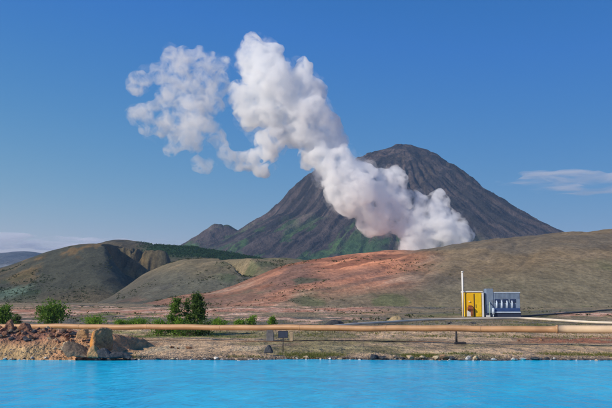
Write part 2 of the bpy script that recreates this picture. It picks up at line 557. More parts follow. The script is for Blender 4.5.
HB = hill("middle_hill", [(64, 311), (80, 308), (96, 303.5), (110, 298), (124, 290), (140, 279.5), (150, 273.5), (165, 266.5), (180, 261.5), (200, 259), (225, 258),
                     (250, 258), (267, 259), (290, 262), (360, 270)], 720, 385, 5.0, 1.1, colB, 4.5, M["hill"],
     "smooth tan and grey hill between the crater hill and the red slope", feat=featB, seed=200, nscale=60)


def colC(PX, T, X, Y, Z):
    n1 = fbm(X / 60, Y / 90, octv=5, seed=71)
    n2 = fbm(X / 14, Y / 34, octv=5, seed=72)
    st = fbm((X - 0.9 * (Y - 400)) / 26, (Y + 0.4 * X) / 120, octv=5, seed=73)
    brown = np.zeros(X.shape + (3,)) + np.array([0.200, 0.150, 0.088])
    brown = mixc(brown, (0.155, 0.128, 0.09), ss(-0.05, 0.35, n1))
    brown = mixc(brown, (0.215, 0.165, 0.105), ss(0.05, 0.35, n2) * 0.6)
    brown = mixc(brown, (0.26, 0.205, 0.12), ss(0.86, 0.97, T) * 0.8)
    red = np.zeros(X.shape + (3,)) + np.array([0.300, 0.125, 0.070])
    red = mixc(red, (0.24, 0.135, 0.095), ss(0.0, 0.3, n1 + 0.35 * st))
    red = mixc(red, (0.48, 0.215, 0.125), ss(0.06, 0.34, st + 0.2 * n2 - 0.05) * 0.9)
    red = mixc(red, (0.68, 0.42, 0.29), ss(0.32, 0.55, st * 0.8 + n2 * 0.5) * 0.9)
    red = mixc(red, (0.12, 0.11, 0.07), ss(0.12, 0.34, n2 * 0.8 - st * 0.4) * ss(0.65, 0.3, T))
    red = mixc(red, (0.70, 0.295, 0.155), ss(300, 335, PX) * ss(440, 380, PX) * ss(0.25, 0.5, T) * ss(-0.22, 0.12, st * 0.7 + n1 * 0.5))
    red = mixc(red, (0.24, 0.15, 0.10), ss(300, 250, PX + 30 * n1) * 0.55)
    w = ss(375, 455, PX + 30 * n1)
    c = red * (1 - w[..., None]) + brown * w[..., None]
    olive = ss(0.28, 0.10, T + 0.12 * n1) * ss(270, 330, PX)
    c = mixc(c, (0.175, 0.155, 0.10), olive * 0.8)
    c = mixc(c, (0.12, 0.13, 0.055), olive * ss(0.1, 0.4, n2 + 0.3 * n1) * 0.7)
    hi = ss(0.0, 0.25, n2 + 0.25 * n1) * ss(290, 262, PX) * ss(0.65, 0.8, T) * 0.5
    return mixc(c, (0.14, 0.13, 0.075), hi)


def featC(PX, T, X, Y, Z, zb):
    g = 1 - np.abs(fbm((X - 0.35 * (Y - 400)) / 30, Y / 200, octv=4, seed=75)) * 2
    return Z - 2.2 * np.clip(g - 0.45, 0, 1) * ss(0.1, 0.35, T) * ss(1.0, 0.85, T)


HC = hill("red_hill", [(50, 311), (80, 309), (105, 307), (130, 303.5), (150, 300.5), (182, 293), (212, 289), (232, 284), (250, 278.5), (267, 271), (280, 265.5),
                  (303, 260), (325, 257), (350, 253), (362, 251.3), (380, 250), (400, 249.3), (420, 248), (440, 246), (468, 242.8), (480, 241),
                  (500, 238.4), (530, 235.7), (560, 233), (590, 231), (612, 229), (700, 224), (800, 230)], [(50, 480), (200, 560), (330, 640), (800, 620)],
     [(50, 270), (330, 285), (800, 270)], 3.2, 1.1, colC, 1.6, M["hill"],
     "long bare slope, rust red in the middle and brown towards the right", feat=featC, cols=700, seed=250, nscale=60)


def colR(PX, T, X, Y, Z):
    n1 = fbm(X / 300, Y / 500, octv=5, seed=81)
    c = np.zeros(X.shape + (3,)) + np.array([0.085, 0.095, 0.11])
    c = mixc(c, (0.13, 0.125, 0.12), ss(-0.05, 0.35, n1))
    return mixc(c, (0.32, 0.33, 0.33), ss(0.10, 0.02, np.abs(T - 0.12)) * ss(-0.1, 0.2, n1 + 0.2) * 0.8)


hill("distant_ridge", [(-400, 262), (-200, 259), (-60, 257.5), (-10, 255.5), (15, 252.3), (30, 251.8), (39, 253.5), (60, 258), (110, 266), (160, 280)],
     5200, 3000, zat(273, 3000), 1.0, colR, 14.0, M["mountain"], "distant blue-grey ridge on the horizon at the far left", cat="ridge", seed=300, nscale=350, rows=90, cols=260)


def colG(PX, T, X, Y, Z):
    n1 = fbm(X / 30, Y / 40, octv=4, seed=91)
    return mixc(np.zeros(X.shape + (3,)) + np.array([0.028, 0.07, 0.018]), (0.05, 0.11, 0.03), ss(-0.1, 0.3, n1))


hill("green_hill", [(18, 275), (26, 264), (35, 258), (41, 253.3), (47, 251.8), (55, 251.6), (66, 254), (80, 258), (100, 268)],
     1700, 1450, zat(276, 1450), 1.0, colG, 6.0, M["hill"], "small dark green wooded knoll behind the left shoulder of the crater hill", seed=350, nscale=40, rows=70, cols=160)


# ------------------------------------------------------------------ mountain
def build_mountain():
    Ym = 3000.0
    xm = (405 - CX) / F * Ym
    x = np.linspace(xm - 1300, xm + 1300, 520)
    y = np.concatenate([np.linspace(Ym - 1100, Ym + 120, 300), np.linspace(Ym + 120, Ym + 1100, 70)[1:]])
    X, Y = np.meshgrid(x, y)
    dx, dy = X - xm, Y - Ym
    wob = fbm(X / 260, Y / 260, octv=4, seed=401)
    r = np.hypot(dx, dy) * (1 + 0.05 * wob)
    th = np.arctan2(dy, dx)
    pr = [(430, 151), (440, 158.5), (460, 171), (480, 186), (500, 202), (520, 216), (540, 228.5)]
    right = [(0, zat(144, Ym)), (28, zat(145, Ym))] + [((p - 405) / F * Ym, zat(q, Ym)) for p, q in pr] + [(640, 205), (820, 120), (1050, 45), (1250, 0)]
    pl = [(397, 144.6), (385, 150), (370, 155), (350, 164), (331, 174), (322, 178.5), (317, 179.5), (312, 183), (305, 186.5), (297, 196), (285, 206), (278, 213), (267, 221),
          (252, 225), (242, 230)]
    left = [(0, zat(144, Ym))] + [((405 - p) / F * Ym, zat(q, Ym)) for p, q in pl] + [(720, 205), (900, 110), (1100, 40), (1250, 0)]
    right, left = np.array(right), np.array(left)
    zr = np.interp(r, right[:, 0], right[:, 1])
    zl = np.interp(r, left[:, 0], left[:, 1])
    front = np.interp(r, [0, 40, 150, 300, 480, 700, 950, 1150, 1250], [584, 575, 505, 405, 300, 190, 90, 30, 0])
    cs = np.cos(th)
    wr = ss(0.35, 0.97, cs)
    wl = ss(0.45, 0.98, -cs)
    z = front * (1 - wr - wl) + zr * wr + zl * wl
    # spur running down towards the camera on the left, and the small dome beside it
    sx, sy = (345 - CX) / F * 2800, 2720.0
    spur = np.exp(-(((X - sx) - 0.9 * (sy - Y)) / 110) ** 2) * ss(2350, 2600, Y) * ss(3050, 2800, Y)
    z = z + 55 * spur
    hx = (221 - CX) / F * 2900
    rr = np.hypot((X - hx) / 1.0, (Y - 2900) / 1.2) * (1 + 0.06 * wob)
    dome = np.interp(rr, [0, 25, 60, 110, 170, 300, 600], [zat(223.6, 2900), zat(224.5, 2900), zat(230.5, 2900), zat(241, 2900), zat(251, 2900), 110, 0])
    z = np.maximum(z, dome)
    # gullies down the fall line, crags near the top
    k = ss(60, 260, r) * ss(1250, 900, r)
    gul = np.abs(fbm(th * 9 + 0.5 * wob, r / 900, octv=5, seed=403))
    gul2 = np.abs(fbm(th * 26, r / 500, octv=4, seed=404))
    z = z - k * (34 * (0.5 - gul) * ss(0.0, 0.5, 0.5 - gul) + 8 * (0.4 - gul2))
    crag = 1 - 2 * np.abs(fbm(X / 70, Y / 70, octv=5, seed=405))
    z = z + (9 + 9 * ss(0.0, 0.3, wob)) * (crag - 0.5) * ss(150, 420, z) * ss(40, 140, r) + 6 * fbm(X / 45, Y / 45, octv=5, seed=406)
    n1 = fbm(X / 160, Y / 220, octv=5, seed=411)
    n2 = fbm(X / 50, Y / 80, octv=5, seed=412)
    stk = fbm(th * 30 + 0.6 * n2, r / 420, octv=5, seed=413)
    c = np.zeros(X.shape + (3,)) + np.array([0.064, 0.051, 0.048])
    c = mixc(c, (0.117, 0.090, 0.082), ss(0.0, 0.35, n1 + 0.5 * stk))
    c = mixc(c, (0.023, 0.021, 0.022), ss(0.02, 0.28, stk - 0.2 * n1))
    c = mixc(c, (0.108, 0.081, 0.050), ss(0.05, 0.35, n2 * 0.7 + stk * 0.6) * ss(330, 520, z + 60 * n1) * 0.9)
    c = mixc(c, (0.02, 0.02, 0.024), ss(0.55, 0.8, crag + 0.2 * n2) * ss(280, 460, z) * 0.8)
    g = ss(0.0, 0.2, n1 * 0.6 + n2 * 0.45 + stk * 0.7 + 0.05) * ss(310, 235, z + 50 * n2) * ss(xm - 80, xm - 260, X)
    c = mixc(c, (0.060, 0.105, 0.036), g * 0.95)
    low = ss(235, 195, z + 30 * n2) * ss(xm + 250, xm, X)
    c = mixc(c, (0.035, 0.075, 0.03), low * ss(-0.2, 0.2, n1 + n2) * 0.8)
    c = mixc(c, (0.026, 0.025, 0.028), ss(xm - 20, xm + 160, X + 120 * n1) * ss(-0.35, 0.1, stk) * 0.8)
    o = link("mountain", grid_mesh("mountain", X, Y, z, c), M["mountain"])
    tag(o, "dark volcanic mountain with a rounded summit and green lower slopes behind the steam", "mountain", kind="structure")


build_mountain()

# ------------------------------------------------------------------ lake
def build_lake():
    t = NT("milky_blue_water")
    p = t.pos()
    mp = t.n("ShaderNodeMapping", None, Vector=p, Scale=(1.0, 0.55, 1.0)).outputs[0]
    a = t.noise(mp, 1.1, 4, 0.6, 0.6)
    b = t.noise(mp, 4.5, 3, 0.6, 0.4)
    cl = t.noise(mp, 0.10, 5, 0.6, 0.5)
    cl2 = t.noise(mp, 0.8, 4, 0.6, 0.8)  # finer noise that puts ripple dapple into the water colour
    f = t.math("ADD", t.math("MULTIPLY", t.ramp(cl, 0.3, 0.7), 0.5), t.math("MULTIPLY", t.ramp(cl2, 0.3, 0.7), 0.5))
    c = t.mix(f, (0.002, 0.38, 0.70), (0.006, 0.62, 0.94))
    h = t.math("ADD", t.math("MULTIPLY", a, 0.30), t.math("MULTIPLY", b, 0.06))
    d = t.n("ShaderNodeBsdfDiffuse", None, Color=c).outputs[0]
    nm = t.bump(h, 1.0, 0.42)
    g = t.n("ShaderNodeBsdfGlossy", None, Color=(1, 1, 1, 1), Roughness=0.12, Normal=nm).outputs[0]
    fr = t.n("ShaderNodeFresnel", None, IOR=1.15, Normal=nm).outputs[0]
    t.surf(t.n("ShaderNodeMixShader", None, _0=t.math("MULTIPLY", fr, 0.62), _1=d, _2=g).outputs[0])
    n = 40
    X, Y = np.meshgrid(np.linspace(-300, 300, n), np.linspace(-2, 66, n))
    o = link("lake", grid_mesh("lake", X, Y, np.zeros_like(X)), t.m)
    tag(o, "milky turquoise blue lake with fine ripples in the foreground", "lake", kind="structure")


build_lake()


# ------------------------------------------------------------------ rocks
def rock_mesh(seed, sub=2, sharp=True, dims=(1, 1, 1), pts=None, rough=0.10):
    rnd = random.Random(seed)
    bm = bmesh.new()
    if pts is None:
        for k in range(16):
            v = Vector((rnd.gauss(0, 1), rnd.gauss(0, 1), rnd.gauss(0, 1))).normalized() * rnd.uniform(0.8, 1.05)
            bm.verts.new((v.x * 0.5 * dims[0], v.y * 0.5 * dims[1], v.z * 0.5 * dims[2]))
    else:
        for q in pts:
            bm.verts.new(q)
    r = bmesh.ops.convex_hull(bm, input=bm.verts[:])
    bmesh.ops.delete(bm, geom=[v for v in bm.verts if not v.link_faces], context="VERTS")
    s = max(dims)
    bmesh.ops.bevel(bm, geom=bm.edges[:], offset=0.05 * s, segments=1, affect="EDGES", clamp_overlap=True)
    bmesh.ops.triangulate(bm, faces=bm.faces[:])
    for _ in range(sub):
        bmesh.ops.subdivide_edges(bm, edges=bm.edges[:], cuts=1, use_grid_fill=True)
    co = np.array([v.co[:] for v in bm.verts])
    k = 2.4 / s
    off = np.stack([fbm(co[:, 0] * k + 7 * j, co[:, 1] * k, co[:, 2] * k, octv=6, seed=seed + 50 * j, gain=0.58) for j in range(3)], 1)
    for v, d in zip(bm.verts, off):
        v.co += Vector(d) * rough * s
    return from_bm("rock", bm)


RUB = {k: [rock_mesh(900 + i * 13 + hash_ * 101, 1, dims=(1, random.uniform(0.7, 1), random.uniform(0.55, 0.85))) for i in range(7)]
       for hash_, k in enumerate(["rock_red", "rock_dark", "rock_tan", "rock_pale", "rock_slab", "rock_brown"])}
for k, ms in RUB.items():
    for me in ms:
        me.materials.append(M[k])


def stone(name, kind, x, y, size, label, group, cat="rock", sink=0.25, flat=1.0, zoff=0.0):
    me = random.choice(RUB[kind])
    o = bpy.data.objects.new(name, me)
    o.scale = (size, size * random.uniform(0.8, 1.1), size * flat * random.uniform(0.8, 1.1))
    o.rotation_euler = (random.uniform(-0.3, 0.3), random.uniform(-0.3, 0.3), random.uniform(0, 6.28))
    o.location = (x, y, gz(x, y) + size * flat * (0.35 - sink) + zoff)
    COL.objects.link(o)
    return tag(o, label, cat, group)


def PX2X(px, Y):
    return (px - CX) / F * Y


# --- the big boulder and the slab leaning below it
def big(name, px, py, Y, w, h, d, pts, mat, label, rough=0.05, seed=1, rz=0.0):
    me = rock_mesh(seed, 4, dims=(w, d, h), pts=[(a * w, b * d, c * h) for a, b, c in pts], rough=rough)
    b = P(px, py, Y)
    o = link(name, me, M[mat], loc=b)
    o.rotation_euler = (0, 0, rz)
    return tag(o, label, "boulder" if name == "boulder" else "rock")


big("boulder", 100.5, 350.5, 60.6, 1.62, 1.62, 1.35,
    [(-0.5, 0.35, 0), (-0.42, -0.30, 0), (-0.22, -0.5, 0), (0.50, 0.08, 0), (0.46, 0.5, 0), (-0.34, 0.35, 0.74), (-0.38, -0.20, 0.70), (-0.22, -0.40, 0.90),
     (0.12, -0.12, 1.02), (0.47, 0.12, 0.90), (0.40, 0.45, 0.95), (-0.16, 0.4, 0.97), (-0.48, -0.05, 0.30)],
    "rock_orange", "biggest boulder on the shore, square topped, orange on its sunlit left side and grey in front", 0.085, 5)
big("rock", 78.5, 357.3, 59.6, 2.3, 1.25, 1.1,
    [(-0.5, -0.2, 0.55), (-0.48, 0.3, 0.85), (-0.40, 0.3, 1.0), (-0.2, -0.4, 0.35), (0.3, -0.45, 0.0), (0.5, -0.1, 0.02), (0.5, 0.4, 0.1), (0.25, 0.45, 0.45), (-0.45, 0.4, 0.2), (-0.3, -0.4, 0.0)],
    "rock_slab", "long dark slab of rock slanting down to the water left of the biggest boulder", 0.07, 6)
big("rock", 93.5, 357.6, 59.3, 0.85, 0.85, 0.7,
    [(-0.5, -0.3, 0), (0.5, -0.3, 0), (0.4, 0.5, 0), (-0.4, 0.5, 0), (-0.4, -0.2, 0.7), (0.05, -0.3, 1.0), (0.4, 0.2, 0.75), (-0.1, 0.4, 0.95), (-0.5, 0.1, 0.4)],
    "rock_boulder", "knobbly tan rock at the waterline just below the biggest boulder", 0.09, 7)
big("rock", 104, 358, 59.4, 1.2, 0.68, 0.9,
    [(-0.5, -0.3, 0), (0.5, -0.3, 0), (0.5, 0.5, 0), (-0.5, 0.5, 0), (-0.4, -0.3, 0.8), (0.1, -0.3, 1.0), (0.4, 0.2, 0.6), (-0.2, 0.4, 0.95)],
    "rock_dark", "dark blue-grey rock at the waterline under the right side of the biggest boulder", 0.06, 8)
big("rock", 120, 358, 59.5, 1.7, 0.42, 0.9,
    [(-0.5, -0.3, 0), (0.5, -0.3, 0), (0.5, 0.5, 0), (-0.5, 0.5, 0), (-0.4, -0.3, 0.9), (0.0, -0.2, 1.0), (0.3, 0.2, 0.6), (-0.2, 0.4, 0.95)],
    "rock_dark", "low dark rock lying in the water right of the biggest boulder", 0.08, 9)
big("rock", 82.5, 338.5, 62.6, 0.95, 0.72, 0.7,
    [(-0.5, -0.3, 0), (0.5, -0.3, 0), (0.4, 0.5, 0), (-0.4, 0.5, 0), (-0.4, -0.25, 0.7), (0.1, -0.35, 0.95), (0.42, 0.2, 1.0), (-0.1, 0.4, 0.9)],
    "rock_boulder", "brown rock touching the left side of the biggest boulder", 0.07, 10)
big("rock", 66.5, 350, 60.4, 0.75, 0.62, 0.6,
    [(-0.5, -0.3, 0), (0.5, -0.3, 0), (0.4, 0.5, 0), (-0.4, 0.5, 0), (-0.3, -0.25, 0.8), (0.2, -0.3, 1.0), (0.42, 0.2, 0.7), (-0.1, 0.4, 0.9)],
    "rock_tan", "ochre rock at the top left end of the long dark slab", 0.07, 11)
big("rock", 25.5, 333.5, 65.2, 0.95, 0.85, 0.8,
    [(-0.5, -0.3, 0), (0.5, -0.3, 0), (0.45, 0.5, 0), (-0.4, 0.5, 0), (-0.45, -0.25, 0.7), (-0.1, -0.3, 1.0), (0.3, 0.1, 0.9), (0.45, 0.1, 0.5), (-0.1, 0.4, 0.95)],
    "rock_red", "larger dark red rock on the bank where the tan pipe begins", 0.14, 12)
big("rock", 9, 331.5, 65.4, 0.75, 1.0, 0.7,
    [(-0.5, -0.3, 0), (0.5, -0.3, 0), (0.45, 0.5, 0), (-0.4, 0.5, 0), (-0.2, -0.25, 0.8), (0.1, -0.3, 1.0), (0.3, 0.1, 0.8), (0.45, 0.1, 0.4), (0, 0.4, 0.95)],
    "rock_red", "pointed reddish rock highest on the bank at the far left edge", 0.14, 13)

BANK = [(1, 330, 0.8), (16, 329, 0.7), (20, 333, 0.55), (33, 332, 0.6), (5, 335, 0.6), (14, 337, 0.5), (40, 333, 0.5), (48, 332, 0.45), (58, 333, 0.55), (65, 334, 0.6), (73, 333, 0.7),
        (78, 331, 0.5), (86, 332, 0.6), (62, 339, 0.5), (70, 341, 0.55), (-6, 331, 0.9)]
for px, py, s in BANK:
    Y = 66.0 - (py - 329) * 0.22
    stone("bank_rock", random.choice(["rock_red", "rock_red", "rock_brown", "rock_slab"]), PX2X(px, Y), Y, s * 1.25,
          "knee-high reddish rock on the crest of the earth bank under the tan pipe", "rocks on the crest of the earth bank", sink=0.1)

# --- rubble on the bank
for i in range(118):
    px = random.triangular(-14, 98, 25)
    Y = random.uniform(62.6, 67.5)
    s = random.choice([0.24, 0.32, 0.42, 0.55, 0.7]) * random.uniform(0.8, 1.2)
    kind = random.choices(["rock_red", "rock_dark", "rock_tan", "rock_brown"], [0.5, 0.22, 0.10, 0.3])[0]
    stone("rubble_stone", kind, PX2X(px, Y), Y, s, "reddish rubble stone lying among others on top of the earth bank at the left", "rubble stones on the earth bank")
for i in range(38):
    px = random.uniform(56, 98)
    Y = random.uniform(60.8, 63.2)
    s = random.uniform(0.16, 0.42)
    kind = random.choices(["rock_red", "rock_tan", "rock_dark"], [0.4, 0.45, 0.2])[0]
    stone("rubble_stone", kind, PX2X(px, Y), Y, s, "small tan or reddish stone among the rocks left of the biggest boulder", "stones around the biggest boulder")
for i in range(16):
    px = random.uniform(112, 134)
    Y = random.uniform(59.6, 61.2)
    stone("shore_stone", random.choice(["rock_dark", "rock_slab"]), PX2X(px, Y), Y, random.uniform(0.25, 0.55),
          "dark stone at the waterline right of the biggest boulder", "dark stones right of the biggest boulder")


# --- stones along the water's edge
def waterline(x):
    ys = np.linspace(57, 66, 200)
    z = ground_z(np.full(200, x), ys)
    i = np.where((z[:-1] < 0) & (z[1:] >= 0))[0]
    return float(ys[i[0]]) if len(i) else 60.6


for i in range(190):
    px = random.uniform(-8, 620)
    x = PX2X(px, 60.5)
    y = waterline(x) + random.uniform(-0.15, 0.35)
    bank = px < 140
    kind = random.choices(["rock_pale", "rock_dark", "rock_tan", "rock_slab"], [0.45 if bank or px < 320 else 0.22, 0.3, 0.15, 0.2])[0]
    stone("shore_stone", kind, x, y, random.choice([0.16, 0.22, 0.3, 0.42]) * random.uniform(0.8, 1.3), "small pale or grey stone along the waterline of the lake", "small stones along the waterline",
          flat=random.uniform(0.4, 0.8), sink=0.2)
SHORE = [  # px, size, kind, label
    (372, 0.95, "rock_dark", "left one of two black rocks on the shore near the middle"),
    (381, 0.72, "rock_dark", "right one of two black rocks on the shore near the middle"),
    (395, 0.5, "rock_dark", "single small black rock on the shore right of the pair of black rocks"),
    (408, 0.7, "rock_tan", "tan rock on the shore between the small black rock and the grass tuft"),
    (420, 0.6, "rock_tan", "tan rock half hidden in the grass tuft on the shore"),
    (432, 0.7, "rock_tan", "wide tan rock on the shore just right of the grass tuft"),
    (441, 0.95, "rock_brown", "brown rounded rock on the shore below the black pipe foot"),
    (447, 0.6, "rock_dark", "dark rock touching the brown rounded rock on the shore"),
    (463, 0.62, "rock_pale", "pale rock on the shore below the yellow cabin"),
    (470, 0.7, "rock_tan", "tan rock with a dark side on the shore right below the yellow cabin"),
    (507, 0.8, "rock_pale", "left one of two flat white stones at the waterline"),
    (516, 0.85, "rock_pale", "right one of two flat white stones at the waterline"),
    (528, 0.9, "rock_dark", "black rock at the waterline right of the flat white stones"),
    (541, 0.5, "rock_dark", "small black rock near the grassy right shore"),
]
for px, s, kind, lab in SHORE:
    x = PX2X(px, 60.8)
    y = waterline(x) + (0.05 if "white" in lab else 0.35)
    stone("shore_rock", kind, x, y, s, lab, "rocks along the lake shore", flat=0.45 if "white" in lab else 0.8, sink=0.15)
# loose rocks on the flat
for px, py, s, kind, lab in [(172, 348.5, 0.62, "rock_brown", "red-brown rock on the flat, left of the low brown rock"),
                             (178, 349, 0.35, "rock_brown", "smallest red-brown rock on the flat beside a bigger one"),
                             (189, 349, 0.75, "rock_brown", "low brown rock with a dark side on the flat right of the red-brown ones"),
                             (541, 341, 0.75, "rock_brown", "red-brown rock below the tan pipe near its pale sleeve"),
                             (518, 341.5, 0.5, "rock_brown", "small brown stone below the tan pipe, left of the red-brown rock")]:
    Y = 60.0
    for _ in range(30):
        b = P(px, py, Y)
        if gz(b.x, Y) > b.z:
            break
        Y += 1.0
    stone("rock", kind, b.x, Y, s, lab, "loose rocks on the flat", sink=0.22, flat=0.9)

big("rock", 268.5, 353, 61.9, 0.70, 0.62, 0.6,
    [(-0.5, -0.3, 0), (0.5, -0.3, 0), (0.45, 0.5, 0), (-0.45, 0.5, 0), (-0.35, -0.2, 0.55), (-0.05, -0.1, 1.0), (0.15, 0.1, 0.95), (0.42, 0.1, 0.4), (0, 0.4, 0.6)],
    "rock_dark", "dark pointed rock on the flat just left of the sign post", 0.06, 14)

# pebbles nobody would count
def build_pebbles():
    V, Fc = [], []
    base = bmesh.new()
    bmesh.ops.create_icosphere(base, subdivisions=1, radius=0.5)
    bv = np.array([v.co[:] for v in base.verts])
    bf = [[v.index for v in f.verts] for f in base.faces]
    base.free()
    n = 2600
    for i in range(n):
        if i < 900:
            px = random.uniform(-10, 625)
            x = PX2X(px, 60.5)
            y = 60.6 + random.gauss(0.6, 0.5)
        elif i < 1180:
            x = PX2X(random.uniform(-20, 120), 63)
            y = random.uniform(60.5, 69)
        else:
            y = random.uniform(62, 112)
            x = PX2X(random.uniform(100, 630), y)
        z = gz(x, y)
        if z < -0.05:
            continue
        s = random.uniform(0.05, 0.14) * (1.4 if i < 900 else 1.0) + (0.04 if y > 85 else 0)
        k = len(V)
        j = RNG.uniform(0.7, 1.2, (len(bv), 1))
        for q in bv * j * np.array([s, s, s * 0.7]) + np.array([x, y, z + 0.01]):
            V.append(q)
        Fc += [[a + k for a in f] for f in bf]
    o = link("pebbles", mesh("pebbles", V, Fc), rock_mat("pebble_stone", (0.14, 0.11, 0.09), (0.36, 0.29, 0.22)))
    tag(o, "scattered small pebbles over the gravel flat and the shore", "pebbles", kind="stuff")


build_pebbles()


# ------------------------------------------------------------------ plants
def leaf_cloud(pts, size, rnd, up=0.3):
    V, Fc = [], []
    for p in pts:
        n = Vector((rnd.gauss(0, 1), rnd.gauss(0, 1), rnd.gauss(0, 1) + up)).normalized()
        a = n.orthogonal().normalized()
        a.rotate(Matrix.Rotation(rnd.uniform(0, 6.28), 3, n))
        b = n.cross(a)
        s = size * rnd.uniform(0.6, 1.35)
        k = len(V)
        V += [p + a * s, p + b * s * 0.6 + n * s * 0.15, p - a * s, p - b * s * 0.6 + n * s * 0.15]
        Fc.append((k, k + 1, k + 2, k + 3))
    return V, Fc


def plant(name, x, y, h, w, mat, label, cat, group=None, form="tree", leaves=1500, size=0.10, seed=0, stems=1, lean=0.0):
    rnd = random.Random(seed)
    root = empty(name, (x, y, gz(x, y) - 0.03))
    tag(root, label, cat, group)
    bm = bmesh.new()
    pts = []
    for sidx in range(stems):
        off = Vector((rnd.uniform(-0.5, 0.5) * w * (0.7 if stems > 1 else 0), rnd.uniform(-0.3, 0.3) * w * (1 if stems > 1 else 0), 0))
        hh = h * (rnd.uniform(0.72, 1.0) if sidx else 1.0)
        prev = off.copy()
        r = 0.028 * hh + 0.01
        nseg = 5
        axis = []
        for k in range(1, nseg + 1):
            q = off + Vector((lean * k / nseg + rnd.uniform(-0.05, 0.05) * w, rnd.uniform(-0.05, 0.05) * w, hh * 0.95 * k / nseg))
            bm_cyl(bm, prev, q, r * (1 - (k - 1) / nseg) + 0.008, r * (1 - k / nseg) + 0.008, 7)
            axis.append((prev.copy(), q.copy()))
            prev = q
        nb = {"tree": 26, "cone": 34, "bush": 22}[form]
        for b in range(nb):
            u = rnd.uniform(0.10 if form != "tree" else 0.18, 0.97)
            k = min(int(u * nseg), nseg - 1)
            f = u * nseg - k
            p0 = axis[k][0].lerp(axis[k][1], min(f, 1))
            if form == "cone":
                rad = 0.5 * w * min(1.0, (1.06 - u) * 1.45) ** 0.8 * (0.75 + 0.25 * min(1, u * 3)) * rnd.uniform(0.5, 1.15)
            elif form == "bush":
                rad = 0.5 * w * math.sqrt(max(0.05, 1 - (u * 0.9) ** 2)) * rnd.uniform(0.45, 1.15)
            else:
                rad = 0.5 * w * max(0.15, math.sin(math.pi * min(1, 0.18 + u * 0.78))) * rnd.uniform(0.4, 1.2)
            a = rnd.uniform(0, 6.28)
            d = Vector((math.cos(a), math.sin(a), rnd.uniform(-0.1, 0.7))).normalized()
            p1 = p0 + d * rad
            bm_cyl(bm, p0, p1, 0.014 * h * (1.1 - u) * 0.5 + 0.006, 0.004, 5)
            nl = int(leaves / stems / nb)
            for _ in range(nl):
                t = rnd.betavariate(2.2, 1.0)
                sp = 0.10 * w * rnd.uniform(0.3, 1.3) + 0.03
                q = p0.lerp(p1, t) + Vector((rnd.gauss(0, sp), rnd.gauss(0, sp), rnd.gauss(0, sp * 0.8)))
                q.z = max(q.z, 0.02)
                pts.append(q)
    link("trunk" if form != "bush" else "stem", from_bm("trunk", bm, True), M["bark"], root)
    V, Fc = leaf_cloud(pts, size, rnd)
    link("crown" if form != "bush" else "foliage", mesh("foliage", V, Fc), M[mat], root)
    return root


def at_ground(px, py, y0=62.0, y1=400.0):
    """the point of the ground seen there"""
    ys = np.linspace(y0, y1, 3000)
    sx, sz = slopes(px, py)
    z = ground_z(sx * ys, ys)
    i = np.where(CAMH + sz * ys <= z)[0]
    Y = float(ys[i[0]]) if len(i) else y1
    return sx * Y, Y


def mpp(Y):
    return Y / F


def plant_px(name, px, pybase, pytop, wpx, Y, *a, **k):
    x = PX2X(px, Y)
    zb = gz(x, Y)
    h = zat(pytop, Y) - zb
    return plant(name, x, Y, h, wpx * mpp(Y), *a, **k)


GT = "trees behind the tan pipe"
plant_px("tree", 198, 336, 292, 21, 105, "leaf_dark", "tallest dark green tree of the trio behind the tan pipe", "tree", GT, form="cone", leaves=5200, size=0.125, seed=21)
plant_px("tree", 176, 336, 297, 19, 106, "leaf_mid", "left tree of the trio behind the tan pipe, pointed and loosely leaved", "tree", GT, form="cone", leaves=2300, size=0.115, seed=22)
plant_px("tree", 188, 336, 296, 12, 107, "leaf_mid", "thin middle tree of the trio behind the tan pipe", "tree", GT, form="cone", leaves=1300, size=0.11, seed=23)
plant_px("tree", 53, 324, 302, 30, 128, "leaf_mid", "broad bright green tree behind the rocks where the tan pipe begins", "tree", GT, form="bush", leaves=3800, size=0.15, seed=24, stems=4)
plant_px("tree", 6, 320, 305, 19, 130, "leaf_mid", "green tree at the far left edge behind the reddish rocks", "tree", GT, form="bush", leaves=2200, size=0.15, seed=25, stems=3)
plant_px("bush", 18, 320, 314, 9, 126, "leaf_dark", "small dark bush between the two left trees", "bush", "bushes along the tan pipe", form="bush", leaves=600, size=0.13, seed=26, stems=3)
BUSH = [  # px, base, top, width, Y, kind, label
    (165, 336, 319, 20, 104, "leaf_lime", "lime green bush under the pointed left tree of the trio"),
    (182, 336, 317.5, 16, 103, "leaf_lime", "lime green bush in the middle under the trio of trees"),
    (205, 336, 320, 16, 103, "leaf_dark", "dark green bush at the right foot of the tallest tree"),
    (192, 336, 324, 26, 101, "leaf_dark", "low dark bush seen below the tan pipe under the trio of trees"),
    (94, 324, 318.5, 26, 126, "leaf_lime", "low lime green bush behind the tan pipe above the biggest boulder"),
    (140, 324, 319.5, 20, 124, "leaf_lime", "low lime green bush behind the tan pipe left of the trio of trees"),
    (126, 324, 320, 15, 123, "leaf_lime", "small lime green bush between two low bushes behind the tan pipe"),
    (222, 324, 319.8, 18, 122, "leaf_lime", "low lime green bush just right of the trio of trees"),
    (252, 324, 315.5, 10, 124, "leaf_lime", "upright lime green bush behind the tan pipe above the dark concrete support"),
    (271, 324, 315.8, 9, 125, "leaf_lime", "upright lime green bush behind the tan pipe above the sign"),
    (237, 324, 320, 14, 123, "leaf_lime", "flat lime green bush left of the two upright bushes"),
]
for i, (px, b, t, w, Y, k, lab) in enumerate(BUSH):
    plant_px("bush", px, b, t, w, Y, k, lab, "bush", "bushes along the tan pipe", form="bush", leaves=int(500 + 40 * w), size=0.10, seed=60 + i, stems=max(2, int(w / 5)))


